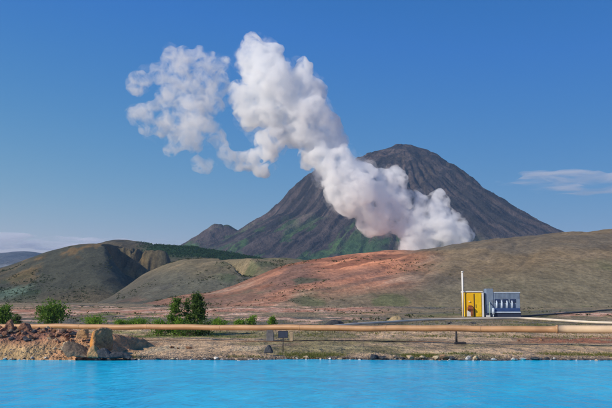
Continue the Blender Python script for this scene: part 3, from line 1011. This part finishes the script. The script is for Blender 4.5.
# dark shrubs on the foot of the crater hill, the far wood on the rim and shoreside grass
def build_wood():
    X, Y, Z, PXg, T = A2
    V, Fc = [], []
    rnd = random.Random(77)
    n, m = X.shape
    made = 0
    while made < 3600:
        i, j = rnd.randrange(int(150 * 0.45), 160), rnd.randrange(m)
        px = PXg[i, j]
        if px < 136 or px > 292 or rnd.random() > (px - 134) / 40:
            continue
        p = Vector((X[i, j] + rnd.uniform(-2, 2), Y[i, j] + rnd.uniform(-1, 1), Z[i, j] - 0.5))
        h = rnd.uniform(1.2, 2.8) * (0.5 if T[i, j] > 0.9 else 1)
        w = h * rnd.uniform(0.5, 0.9)
        for _ in range(14):
            u = rnd.uniform(0.1, 1)
            a = rnd.uniform(0, 6.28)
            q = p + Vector((math.cos(a) * w * (1.1 - u), math.sin(a) * w * (1.1 - u), u * h))
            k = len(V)
            s = rnd.uniform(0.35, 0.7)
            nrm = Vector((rnd.gauss(0, 1), rnd.gauss(0, 1), rnd.gauss(0.5, 1))).normalized()
            aa = nrm.orthogonal().normalized() * s
            bb = nrm.cross(aa) * 0.8
            V += [q + aa, q + bb, q - aa, q - bb]
            Fc.append((k, k + 1, k + 2, k + 3))
        made += 1
    o = link("forest", mesh("forest", V, Fc), M["wood_far"])
    tag(o, "dark green wood covering the top of the far crater rim", "forest", kind="stuff")


build_wood()


def build_scrub():
    """low dark heath and birch scrub dotted over the slopes and the plain"""
    V, Fc = [], []
    rnd = random.Random(79)

    def clump(p, h):
        for _ in range(9):
            q = p + Vector((rnd.gauss(0, 0.55) * h, rnd.gauss(0, 0.55) * h, rnd.uniform(0.0, 0.9) * h))
            nrm = Vector((rnd.gauss(0, 1), rnd.gauss(0, 1), rnd.gauss(0.5, 1))).normalized()
            s = h * rnd.uniform(0.25, 0.5)
            aa = nrm.orthogonal().normalized() * s
            bb = nrm.cross(aa) * 0.8
            k = len(V)
            V.extend([q + aa, q + bb, q - aa, q - bb])
            Fc.append((k, k + 1, k + 2, k + 3))

    for (X, Y, Z, PXg, T), num, t0, t1, p0, p1, sd in ((HA, 700, 0.04, 0.75, -10, 112, 1), (HB, 420, 0.08, 0.85, 118, 290, 2), (HC, 620, 0.05, 0.72, 110, 460, 3)):
        pat = fbm(X / 26, Y / 60, octv=4, seed=600 + sd) + 0.35 * (0.35 - T)
        n, m = X.shape
        made = tries = 0
        while made < num and tries < 40000:
            tries += 1
            i, j = rnd.randrange(1, n - 1), rnd.randrange(1, m - 1)
            if not (t0 < T[i, j] < t1 and p0 < PXg[i, j] < p1) or pat[i, j] < rnd.uniform(0.02, 0.30):
                continue
            u, v = rnd.random(), rnd.random()
            p = Vector((X[i, j] * (1 - u) + X[i, j + 1] * u, Y[i, j] * (1 - v) + Y[i + 1, j] * v, Z[i, j]))
            clump(p, rnd.uniform(0.35, 1.0) * Y[i, j] / 500)
            made += 1
    made = 0
    while made < 520:
        y = rnd.uniform(138, 300)
        px = rnd.uniform(-10, 625)
        x = PX2X(px, y)
        if vnoise(x / 12.0, y / 25.0, 0.0, 77) < rnd.uniform(-0.1, 0.5) or (440 < px < 540 and y < 190):
            continue
        clump(Vector((x, y, gz(x, y) - 0.05)), rnd.uniform(0.15, 0.45))
        made += 1
    o = link("scrub", mesh("scrub", V, Fc), leaf_mat("heath_leaves", (0.028, 0.045, 0.018), (0.085, 0.10, 0.03)))
    tag(o, "sparse dark heath scrub dotted over the slopes and the plain", "scrub", kind="stuff")


build_scrub()


def build_grass():
    V, Fc = [], []
    rnd = random.Random(78)
    tries = 0
    made = 0
    pi_, pj_ = np.meshgrid(np.arange(400) / 2.0, np.arange(400) / 2.0, indexing="ij")
    patch = fbm(pi_ / 3.0, pj_ / 4.0, octv=3, seed=88)
    while made < 5200 and tries < 60000:
        tries += 1
        r = rnd.random()
        if r < 0.68:
            px = rnd.uniform(120, 625)
            y = 60.9 + abs(rnd.gauss(0, 1.6))
            dens = 0.1 + 0.3 * (300 < px < 345) + 0.3 * (px > 480) + 0.25 * (400 < px < 432)
            hh = (0.04, 0.16)
        else:
            px = rnd.uniform(100, 625)
            y = rnd.uniform(95, 150)
            dens = 0.5
            hh = (0.08, 0.25)
        x = PX2X(px, y)
        if patch[int(x * 2 + 200) % 400, int(y * 2) % 400] + dens < 0.38 + rnd.uniform(-0.1, 0.2):
            continue
        z = gz(x, y)
        if z < 0.03:
            continue
        for b in range(4):
            a = rnd.uniform(0, 6.28)
            h = rnd.uniform(*hh)
            w = h * 0.18
            k = len(V)
            bx, by = x + rnd.gauss(0, 0.12), y + rnd.gauss(0, 0.12)
            V += [Vector((bx - w * math.cos(a), by - w * math.sin(a), z - 0.02)), Vector((bx + w * math.cos(a), by + w * math.sin(a), z - 0.02)),
                  Vector((bx + rnd.gauss(0, 0.35) * h, by + rnd.gauss(0, 0.35) * h, z + h))]
            Fc.append((k, k + 1, k + 2))
        made += 1
    o = link("grass", mesh("grass", V, Fc), M["grass"])
    tag(o, "yellow-green grass tufts along the lake shore and the pipe", "grass", kind="stuff")


build_grass()


# ------------------------------------------------------------------ pipes
pa, pb = P(-60, 325.9, 104.5), P(690, 330.0, 71.0)
axis = (pb - pa)
alen = axis.length
adir = axis.normalized()


def on_pipe(px):
    """the pipe's axis at a bearing"""
    s = (px - CX) / F
    # x = s*y on the segment
    t = (s * pa.y - pa.x) / (axis.x - s * axis.y)
    return pa + axis * t


def build_main_pipe():
    root = empty("pipeline", (0, on_pipe(306).y, on_pipe(306).z))
    tag(root, "long tan steam pipe running across the whole picture above the shore", "pipe")
    inv = Vector(root.location)
    js = on_pipe(555)
    n = 90
    pts = []
    for i in range(n + 1):
        p = pa.lerp(js, i / n)
        p = p + Vector((0, 0, 0.03 * math.sin(i * 0.35) + 0.02 * math.sin(i * 0.9)))
        pts.append(p - inv)
    link("pipe", tube_mesh("pipe", pts, 0.285, 28), M["pipe"], root)
    pts2 = [js.lerp(pb, i / 12) - inv for i in range(13)]
    link("sleeve", tube_mesh("sleeve", pts2, 0.345, 28), M["sleeve"], root)
    bm = bmesh.new()
    bm_cyl(bm, js - inv - adir * 0.12, js - inv + adir * 0.10, 0.375, 0.375, 28)
    link("flange", from_bm("flange", bm, True), M["pipe_band"], root)
    L = (js - pa).length
    s = 3.0
    while s < L - 2:
        p = pa + adir * s - inv
        i = s / L * n
        p += Vector((0, 0, 0.03 * math.sin(i * 0.35) + 0.02 * math.sin(i * 0.9)))
        bm = bmesh.new()
        bm_cyl(bm, p - adir * 0.05, p + adir * 0.05, 0.291, 0.291, 28)
        link("band", from_bm("band", bm, True), M["pipe_band"], root)
        s += 9.0


build_main_pipe()


def support(px, kind):
    c = on_pipe(px)
    z = gz(c.x, c.y)
    bot = c.z - 0.285
    if kind == "block":
        root = empty("pipe_support", (c.x, c.y, z))
        tag(root, "dark grey concrete block carrying the tan pipe left of the sign", "pipe support", "supports under the tan pipe")
        bm = bmesh.new()
        bm_box(bm, -0.36, 0.36, -0.4, 0.4, -0.15, (bot - z) * 0.82, 0.05)
        link("block", from_bm("block", bm), M["concrete"], root)
        bm = bmesh.new()
        bm_box(bm, -0.28, 0.28, -0.3, 0.3, (bot - z) * 0.82, bot - z + 0.04, 0.02)
        link("saddle", from_bm("saddle", bm), M["concrete"], root)
    elif kind == "post":
        root = empty("pipe_support", (c.x, c.y, z))
        tag(root, "black metal pipe foot with a flat base below the yellow cabin", "pipe support", "supports under the tan pipe")
        bm = bmesh.new()
        bm_cyl(bm, (-0.22, 0, 0.1), (-0.22, 0, bot - z + 0.03), 0.11, 0.09, 12)
        link("post", from_bm("post", bm, True), M["black_metal"], root)
        bm = bmesh.new()
        bm_box(bm, -0.40, 0.62, -0.25, 0.25, -0.05, 0.2, 0.04)
        link("base", from_bm("base", bm), M["black_metal"], root)
    else:
        root = empty("pipe_support", (c.x, c.y, z))
        tag(root, kind, "pipe support", "supports under the tan pipe")
        bm = bmesh.new()
        bm_box(bm, -0.16, 0.16, -0.2, 0.2, -0.15, bot - z - 0.03, 0.03)
        link("post", from_bm("post", bm), M["tan_block"], root)
        bm = bmesh.new()
        bm_box(bm, -0.24, 0.24, -0.24, 0.24, bot - z - 0.03, bot - z + 0.05, 0.01)
        link("saddle", from_bm("saddle", bm), M["tan_block"], root)


support(270.5, "block")
support(457, "post")
support(291.5, "pale tan block carrying the pipe just right of the sign")


def curve_pts(pts, n=14):
    """smooth path through points"""
    out = []
    q = [pts[0]] + pts + [pts[-1]]
    for i in range(1, len(q) - 2):
        p0, p1, p2, p3 = q[i - 1], q[i], q[i + 1], q[i + 2]
        for k in range(n):
            t = k / n
            out.append(0.5 * ((2 * p1) + (p2 - p0) * t + (2 * p0 - 5 * p1 + 4 * p2 - p3) * t * t + (3 * p1 - p0 - 3 * p2 + p3) * t ** 3))
    out.append(pts[-1])
    return out


def ground_pipe(name, way, rad, mat, label, cat="pipe", lift=0.05, seg=14):
    pts = []
    for px, Y in way:
        x = PX2X(px, Y)
        pts.append(Vector((x, Y, gz(x, Y) + rad + lift)))
    o = link(name, tube_mesh(name, curve_pts(pts), rad, seg), M[mat])
    return tag(o, label, cat)


def way_px(lst):
    return [(px, at_ground(px, py, 90)[1]) for px, py in lst]


ground_pipe("branch_pipe", way_px([(326, 329.5), (352, 326.5), (385, 324.2), (420, 322), (450, 321), (490, 320.3), (524, 320.3), (553, 322), (581, 323.9), (612, 325), (680, 326.5)]), 0.20, "white_pipe",
            "pale cream pipe curving on the ground in front of the yellow cabin", lift=0.10)
ground_pipe("drain_pipe", way_px([(519, 317.3), (540, 316.3), (565, 314.4), (590, 312.4), (612, 310.6), (680, 309)]), 0.17, "dark_pipe",
            "thin dark pipe leading right from the blue equipment container", lift=0.05, seg=10)
ground_pipe("cable", [(132, 86), (170, 87), (230, 86), (285, 84), (330, 85.5), (375, 83.5), (420, 84), (452, 82.5)], 0.04, "cable",
            "thin dark brown cable lying along the flat in front of the tan pipe", "cable", lift=0.0, seg=8)


# ------------------------------------------------------------------ sign
def build_sign():
    x, Y = at_ground(283, 352)
    z = gz(x, Y)
    k = mpp(Y)
    root = empty("sign", (x, Y, z))
    tag(root, "dark square sign on a thin post in front of the tan pipe", "sign")
    top = zat(331.2, Y) - z
    bm = bmesh.new()
    bm_cyl(bm, (0, 0.03, -0.2), (0, 0.03, top - 0.08), 0.038, 0.038, 10)
    link("post", from_bm("post", bm, True), M["black_metal"], root)
    bm = bmesh.new()
    bm_box(bm, -0.36, 0.36, -0.03, 0.0, top - 0.5, top, 0.008)
    link("panel", from_bm("panel", bm), plain_mat("dark_sign_face", (0.045, 0.055, 0.085), 0.5, 0.2, 4.0), root)
    bm = bmesh.new()
    for a, b, c, d in ((-0.38, 0.38, top - 0.52, top - 0.495), (-0.38, 0.38, top - 0.005, top + 0.02), (-0.38, -0.358, top - 0.495, top - 0.005), (0.358, 0.38, top - 0.495, top - 0.005)):
        bm_box(bm, a, b, -0.04, 0.005, c, d)
    link("frame", from_bm("frame", bm), M["black_metal"], root)


build_sign()


# ------------------------------------------------------------------ heaps
def heap(px, py, wpx, hpx, mat, label, seed):
    x, Y = at_ground(px, py, 100)
    k = mpp(Y)
    w, h = wpx * k, hpx * k
    n = 34
    gx, gy = np.meshgrid(np.linspace(-1, 1, n), np.linspace(-1, 1, n))
    r = np.hypot(gx, gy) + 0.22 * fbm(gx * 2 + seed, gy * 2, octv=4, seed=seed)
    zz = h * ss(1.0, 0.0, r) ** 0.8 + 0.10 * h * fbm(gx * 5, gy * 5, octv=4, seed=seed + 1) * ss(1.0, 0.7, r) - 0.15
    o = link("gravel_heap", grid_mesh("gravel_heap", gx * w / 2, gy * w / 2.6, zz), M[mat], loc=(x, Y, gz(x, Y)))
    tag(o, label, "heap", "gravel heaps behind the tan pipe")


heap(335, 324.5, 26, 5.6, "heap_dark", "larger dark gravel heap behind the tan pipe, left of the cream pipe's end", 31)
heap(355, 324.5, 15, 4.2, "heap_dark", "smaller dark gravel heap beside the larger one behind the tan pipe", 32)
heap(396, 322, 22, 7.5, "heap_tan", "tan earth heap behind the cream pipe in the middle of the picture", 33)
for px, py, s, lab in [(449, 324, 1.0, "dark rock on the grass below the white vent pipe, behind the tan pipe"),
                       (473, 324, 1.3, "low dark rock on the grass below the yellow cabin, behind the tan pipe")]:
    x, Y = at_ground(px, py, 100)
    stone("rock", "rock_dark", x, Y, s, lab, "dark rocks behind the tan pipe", flat=0.6, sink=0.1)


# ------------------------------------------------------------------ pumping station
def build_station():
    Yb = at_ground(490, 317.3, 100)[1]
    k = Yb / F
    x0 = PX2X(463.6, Yb)
    zb = min(gz(PX2X(p, Yb + d), Yb + d) for p in (462, 490, 520) for d in (0, 4))
    zs = zat(317.0, Yb)
    root = empty("pumping_station", (x0, Yb, zs))
    tag(root, "geothermal equipment station with a yellow cabin and a grey-blue container", "building")

    def X(px):
        return (px - 463.6) * k

    def Z(py):
        return (317.0 - py) * k

    def part(name, mat, boxes, parent=root, bev=0.0):
        bm = bmesh.new()
        for b in boxes:
            bm_box(bm, *b, bev)
        o = link(name, from_bm(name, bm), M[mat], parent)
        return o

    dep = 3.4
    part("foundation", "concrete", [(X(463), X(520.5), -0.25, dep + 0.2, zb - zs - 0.4, 0.0)])
    # yellow cabin
    cab = part("cabin", "yellow", [(X(463.8), X(480.6), 0, dep, 0, Z(292.6))], bev=0.03)
    part("roof", "white_metal", [(X(463.2), X(481.6), -0.15, dep + 0.15, Z(292.6), Z(291.4))], cab)
    part("corner_trim", "white_metal", [(X(480.7), X(482.6), -0.06, 0.30, 0, Z(292.7))], cab)
    dl = part("door", "yellow_dark", [(X(464.6), X(472.6), -0.07, 0.0, 0.08, Z(294.2))], cab, 0.01)
    dr = part("door", "yellow", [(X(473.8), X(480.0), -0.07, 0.0, 0.08, Z(294.2))], cab, 0.01)
    part("gap", "black_metal", [(X(472.75), X(473.6), -0.03, 0.0, 0.05, Z(294.2))], cab)
    part("handle", "black_metal", [(X(474.4), X(474.8), -0.13, -0.07, Z(308), Z(304.5))], dr)
    part("hatch", "white_metal", [(X(465.6), X(469.4), -0.115, -0.07, 0.12, Z(310.6))], dl, 0.01)
    bm = bmesh.new()
    bm_cyl(bm, (X(466.2), -0.28, Z(309)), (X(471.4), -0.28, Z(309)), 0.34, 0.34, 16)
    bm_box(bm, X(469.3), X(471.2), -0.45, -0.07, Z(315.5), Z(308.4), 0.02)
    bm_box(bm, X(466.9), X(470.4), -0.35, -0.07, Z(307.6), Z(305.6), 0.02)
    link("valve_box", from_bm("valve_box", bm), M["rust"], cab)
    part("lamp", "white_metal", [(X(467.6), X(469), -0.22, -0.07, Z(302.3), Z(301.4))], cab, 0.01)
    # grey blue container
    con = part("container", "grey_blue", [(X(484.4), X(519.0), 0.35, dep, 0.0, Z(293.2))], bev=0.03)
    part("roof_rail", "pale_blue", [(X(493.2), X(519.3), 0.25, 0.45, Z(293.2), Z(292.4)), (X(493.2), X(519.3), dep - 0.2, dep, Z(293.2), Z(292.4))], con)
    part("fan_tower", "grey_blue", [(X(485.6), X(492.4), 0.28, dep - 0.5, Z(305), Z(289.0))], con, 0.03)
    ribs = []
    px = 494.5
    while px < 518.5:
        ribs.append((X(px), X(px + 0.28), 0.31, 0.36, Z(299), Z(293.6)))
        px += 1.25
    part("wall_rib", "grey_blue", ribs, con)
    for a, b in ((493.8, 499.4), (501.6, 507.2), (509.0, 514.8)):
        lv = part("louvre", "louvre", [(X(a), X(b), 0.29, 0.36, Z(302.8), Z(299.4))], con, 0.01)
        part("slat", "dark_blue", [(X(a + 0.2), X(b - 0.2), 0.25, 0.29, Z(302.4 - 0.8 * q), Z(302.1 - 0.8 * q)) for q in range(4)], lv)
    for px in (495.7, 500.8, 506.0, 511.0):
        bm = bmesh.new()
        bm_cyl(bm, (X(px), 0.12, Z(309.0)), (X(px), 0.12, Z(302.2)), 0.155, 0.155, 14)
        bm_cyl(bm, (X(px), 0.12, Z(302.2)), (X(px), 0.40, Z(301.2)), 0.155, 0.155, 12)
        link("duct", from_bm("duct", bm, True), M["pale_blue"], con)
    part("manifold", "dark_blue", [(X(493.8), X(518.4), -0.15, 0.35, Z(311.8), Z(308.4))], con, 0.04)
    part("ledge", "pale_blue", [(X(493.4), X(518.8), -0.22, 0.35, Z(313.0), Z(311.8))], con, 0.01)
    part("plinth", "louvre", [(X(484.0), X(519.2), -0.10, 0.35, 0.0, Z(313.0))], con, 0.01)
    bm = bmesh.new()
    bm_cyl(bm, (X(491.6), -0.3, Z(314.4)), (X(491.6), -0.3, Z(308.8)), 0.24, 0.24, 18)
    bmesh.ops.create_uvsphere(bm, u_segments=18, v_segments=8, radius=0.24, matrix=Matrix.Translation((X(491.6), -0.3, Z(308.8))) @ Matrix.Diagonal((1, 1, 0.6, 1)))
    bm_cyl(bm, (X(491.6), -0.3, Z(317)), (X(491.6), -0.3, Z(314.4)), 0.10, 0.10, 10)
    link("tank", from_bm("tank", bm, True), M["pale_blue"], con)
    bm = bmesh.new()
    bm_cyl(bm, (X(488.2), -0.15, 0), (X(488.2), -0.15, Z(303.5)), 0.11, 0.11, 12)
    bm_cyl(bm, (X(488.2), -0.15, Z(303.5)), (X(488.9), 0.4, Z(302.4)), 0.11, 0.11, 12)
    link("riser", from_bm("riser", bm, True), plain_mat("green_grey_pipe", (0.30, 0.40, 0.34), 0.5, 0.1, 2), con)
    part("step", "white_metal", [(X(484.6), X(488.0), -0.7, -0.12, 0.0, Z(315.4))], con, 0.01)

    # the white vent pipe beside the cabin stands on its own
    xv = PX2X(461.6, Yb)
    v = empty("vent_pipe", (xv, Yb - 0.3, zs))
    tag(v, "tall slim white vent pipe standing left of the yellow cabin", "vent pipe")
    bm = bmesh.new()
    bm_cyl(bm, (0, 0, 0.1), (0, 0, Z(273)), 0.165, 0.165, 16)
    link("stack", from_bm("stack", bm, True), M["white_metal"], v)
    bm = bmesh.new()
    bm_cyl(bm, (0, 0, zb - zs - 0.3), (0, 0, 0.1), 0.34, 0.34, 16)
    link("base", from_bm("base", bm, True), M["concrete"], v)
    bm = bmesh.new()
    bm_cyl(bm, (0, 0, Z(273)), (0, 0, Z(272)), 0.25, 0.25, 16)
    link("collar", from_bm("collar", bm, True), M["white_metal"], v)


build_station()


# ------------------------------------------------------------------ steam and clouds
def vol_mat(name, density, scale, lo, hi, step, thin=None, color=(0.97, 0.97, 0.98), aniso=0.0, stretch=(1, 1, 1), detail=5):
    t = NT(name)
    p = t.pos()
    mp = t.n("ShaderNodeMapping", None, Vector=p, Scale=stretch).outputs[0]
    n = t.noise(mp, 1.0 / scale, detail, 0.62, 0.6)
    if thin:
        x0, x1, k, dlo = thin
        sx = t.n("ShaderNodeSeparateXYZ", None, Vector=p).outputs[0]
        f = t.n("ShaderNodeMapRange", None, Value=sx, _1=x0, _2=x1, _3=0.0, _4=1.0).outputs[0]
        dens = t.math("ADD", density * k, t.math("MULTIPLY", f, density * (1 - k)))
        sh = t.math("MULTIPLY", t.math("SUBTRACT", 1.0, f), dlo)
        n = t.math("SUBTRACT", n, sh)
        d = t.math("MULTIPLY", t.ramp(n, lo, hi), dens)
    else:
        d = t.math("MULTIPLY", t.ramp(n, lo, hi), density)
    v = t.n("ShaderNodeVolumePrincipled", None, Color=(*color, 1), Density=d, Anisotropy=aniso)
    t.t.links.new(v.outputs[0], t.out.inputs["Volume"])
    try:
        t.m.cycles.volume_step_rate = step
    except Exception:
        pass
    return t.m


def remeshed(me, voxel):
    o = bpy.data.objects.new("tmp", me)
    COL.objects.link(o)
    md = o.modifiers.new("r", "REMESH")
    md.mode = "VOXEL"
    md.voxel_size = voxel
    dg = bpy.context.evaluated_depsgraph_get()
    res = bpy.data.meshes.new_from_object(o.evaluated_get(dg))
    bpy.data.objects.remove(o)
    bpy.data.meshes.remove(me)
    return res


def blob_mesh(name, spheres, voxel, disp, seed, octaves):
    """union of balls, remeshed into one skin, billowed with noise and remeshed again so that it never cuts itself"""
    bm = bmesh.new()
    for c, r in spheres:
        bmesh.ops.create_icosphere(bm, subdivisions=3, radius=1.0, matrix=Matrix.Translation(c) @ Matrix.Diagonal((*r, 1)))
    res = remeshed(from_bm("tmp", bm), voxel)
    for sc, am in octaves:
        nv = len(res.vertices)
        co = np.empty(nv * 3, np.float32)
        res.vertices.foreach_get("co", co)
        co = co.reshape(-1, 3).astype(float)
        no = np.empty(nv * 3, np.float32)
        res.vertex_normals.foreach_get("vector", no)
        no = no.reshape(-1, 3)
        d = am * (0.75 - 2.4 * np.abs(fbm(co[:, 0] / sc, co[:, 1] / sc, co[:, 2] / sc, octv=2, seed=seed + int(sc))))
        co = co + no * (d * disp)[:, None]
        res.vertices.foreach_set("co", co.astype(np.float32).ravel())
        res.update()
        res = remeshed(res, voxel)
    res.name = name
    return res


YS = 720.0
KS = YS / F
MAIN = [(455, 238, 9), (463, 234, 7), (440, 231, 15), (437, 202, 8), (433, 212, 11), (420, 227, 18), (405, 215, 15), (400, 199, 11), (396, 180, 9),
        (384, 180, 9), (385, 207, 22), (365, 198, 22), (374, 217, 14), (352, 186, 23), (352, 203, 12), (331, 167, 17), (322, 158, 13), (341, 178, 16), (340, 168, 21), (335, 190, 13), (440, 244, 12), (410, 243, 12), (460, 248, 8), (457, 229, 11), (463, 238, 9), (448, 222, 11), (376, 186, 12), (414, 205, 11), (425, 250, 12),
        (326, 152, 20), (318, 132, 20), (305, 114, 21), (311, 90, 12), (290, 92, 23), (300, 73, 10), (268, 82, 23), (256, 62, 17), (256, 48, 10), (270, 54, 11),
        (245, 98, 14), (250, 116, 12), (262, 112, 18), (269, 136, 14), (285, 122, 16), (268, 155, 9), (264, 167, 7), (275, 150, 8), (301, 141, 9), (254, 160, 5),
        (310, 158, 9)]
TAIL = [(245, 162, 4.5), (238, 161, 4.5), (230, 158, 4.5), (223, 151, 5), (217, 142, 5.5), (211, 131, 6), (208, 164, 4.5), (201, 164, 4), (214, 163, 3)]
LEFT = [(172, 60, 12), (185, 62, 12), (200, 65, 12), (214, 67, 11), (218, 84, 11), (205, 85, 14), (190, 85, 15), (175, 85, 12), (195, 105, 15), (209, 104, 11),
        (180, 116, 14), (195, 125, 14), (165, 126, 12), (150, 125, 8), (138, 117, 7), (151, 114, 7), (178, 137, 11), (191, 139, 9), (172, 148, 6), (134, 84, 7),
        (145, 80, 8), (155, 70, 8), (161, 79, 9), (141, 112, 4), (178, 99, 12), (168, 112, 8), (163, 108, 8), (157, 87, 5), (166, 98, 8), (160, 117, 6)]


def build_steam():
    rnd = random.Random(5)
    sp = []
    for lst in (MAIN, TAIL, LEFT):
        for px, py, r in lst:
            c = P(px, py, YS + rnd.uniform(-0.45, 0.45) * r * KS)
            rr = r * KS * 1.0
            sp.append((c, (rr, rr * rnd.uniform(0.9, 1.3), rr)))
    xl, xr = PX2X(222, YS), PX2X(262, YS)
    root = empty("steam_plume", P(462, 243, YS))
    tag(root, "big white steam plume rising behind the hill and drifting up to the left", "steam")
    inv = Vector(root.location)
    sp = [(c - inv, r) for c, r in sp]
    off = Vector((-inv.x, 0, 0))
    me = blob_mesh("steam", sp, 1.2, 1.0, 500, [(24, 6.0), (10, 3.6), (5, 1.8), (2.6, 0.8)])
    m = vol_mat("dense_steam", 0.15, 12.0, 0.40, 0.54, 0.09, thin=(xl, xr, 0.46, 0.032), color=(0.982, 0.994, 1.0), detail=9)
    link("billow", me, m, root)
    big = [(c, (r[0] * 1.22 + 1.5, r[1] * 1.22 + 1.5, r[2] * 1.22 + 1.5)) for c, r in sp]
    me = blob_mesh("steam", big, 2.2, 1.0, 560, [(24, 5.0), (10, 2.5)])
    m = vol_mat("thin_steam", 0.036, 12.0, 0.49, 0.66, 0.14, thin=(xl, xr, 0.55, 0.0), color=(0.994, 0.996, 1.0), detail=8)
    link("veil", me, m, root)


build_steam()


def build_cloud(name, strips, Yc, density, label, seed, stretch):
    sp = []
    rnd = random.Random(seed)
    k = Yc / F
    for px, py, rx, rz in strips:
        sp.append((P(px, py, Yc + rnd.uniform(-200, 200)), (rx * k, rx * k * 0.6, rz * k)))
    me = blob_mesh(name, sp, 32.0, 1.0, seed, [(420, 30)])
    m = vol_mat(name, density, 360.0, 0.44, 0.74, 0.2, color=(0.97, 0.97, 0.98), stretch=(0.35, 0.5, 2.6), detail=8)
    o = link(name, me, m)
    tag(o, label, "cloud", "thin clouds near the horizon")


build_cloud("cloud", [(515, 183, 22, 3), (540, 181, 28, 5.5), (575, 177, 34, 7), (595, 187, 40, 8), (640, 182, 44, 12), (700, 182, 50, 11), (560, 189, 34, 4), (540, 174, 25, 2.5)], 14000, 0.0042,
            "thin white streak of cloud right of the mountain", 700, None)
build_cloud("cloud", [(-60, 240, 60, 11), (0, 241, 50, 9), (50, 243, 50, 6.5), (100, 243, 45, 4.5), (150, 244, 45, 3.2), (190, 244, 35, 2.5)], 15000, 0.0130,
            "low pale bank of cloud over the distant ridge at the left", 720, None)


# ------------------------------------------------------------------ haze
def build_haze():
    t = NT("haze")
    v = t.n("ShaderNodeVolumePrincipled", None, Color=(0.34, 0.60, 1.0, 1), Density=HAZE)
    t.t.links.new(v.outputs[0], t.out.inputs["Volume"])
    bm = bmesh.new()
    bm_box(bm, -16000, 16000, -900, 9400, -3.2, 640)
    o = link("haze", from_bm("haze", bm), t.m)
    tag(o, "thin blue haze in the air over the far hills", "haze", kind="stuff")


HAZE = 6.0e-5
build_haze()

# ------------------------------------------------------------------ light
SUN_EL, SUN_AZ = 31.0, 241.0           # degrees; azimuth clockwise from the view direction
az, el = R(SUN_AZ), R(SUN_EL)
to_sun = Vector((math.sin(az) * math.cos(el), math.cos(az) * math.cos(el), math.sin(el)))
ld = bpy.data.lights.new("sun", "SUN")
ld.energy = 4.7
ld.angle = R(0.5)
ld.color = (1.0, 0.90, 0.77)
lo = bpy.data.objects.new("sun", ld)
lo.rotation_euler = to_sun.to_track_quat("Z", "Y").to_euler()
lo.location = (0, 0, 200)
COL.objects.link(lo)

w = bpy.data.worlds.new("World")
scene.world = w
w.use_nodes = True
nt = w.node_tree
nt.nodes.clear()
sky = nt.nodes.new("ShaderNodeTexSky")
sky.sky_type = "NISHITA"
sky.sun_disc = False
sky.sun_elevation = el
sky.sun_rotation = -az
sky.altitude = 300
sky.air_density = 1.0
sky.dust_density = 0.0
sky.ozone_density = 3.0
bg = nt.nodes.new("ShaderNodeBackground")
bg.inputs[1].default_value = 0.10
wo = nt.nodes.new("ShaderNodeOutputWorld")
# a clear northern sky: deeper blue overhead than the model's own
sep = nt.nodes.new("ShaderNodeSeparateColor")
com = nt.nodes.new("ShaderNodeCombineColor")
nt.links.new(sky.outputs[0], sep.inputs[0])
for i, (k, e) in enumerate(((0.185, 1.9), (0.74, 0.92), (1.2, 1.0))):
    pw = nt.nodes.new("ShaderNodeMath")
    pw.operation = "POWER"
    pw.inputs[1].default_value = e
    mu = nt.nodes.new("ShaderNodeMath")
    mu.operation = "MULTIPLY"
    mu.inputs[1].default_value = k
    nt.links.new(sep.outputs[i], pw.inputs[0])
    nt.links.new(pw.outputs[0], mu.inputs[0])
    mn = nt.nodes.new("ShaderNodeMath")
    mn.operation = "MINIMUM"
    mn.inputs[1].default_value = (50.0, 50.0, 4.95)[i]
    nt.links.new(mu.outputs[0], mn.inputs[0])
    nt.links.new(mn.outputs[0], com.inputs[i])
nt.links.new(com.outputs[0], bg.inputs[0])
nt.links.new(bg.outputs[0], wo.inputs[0])

# ------------------------------------------------------------------ render settings
vs = scene.view_settings
vs.view_transform = "Standard"
vs.look = "None"
vs.exposure = 0.10
vs.gamma = 1.0
vs.use_curve_mapping = False
scene.render.engine = "CYCLES"
cy = scene.cycles
cy.max_bounces = 22
cy.volume_bounces = 20
cy.diffuse_bounces = 2
cy.volume_step_rate = 1.0
cy.volume_max_steps = 512
cy.use_denoising = True
try:
    cy.denoiser = "OPENIMAGEDENOISE"
except Exception:
    pass
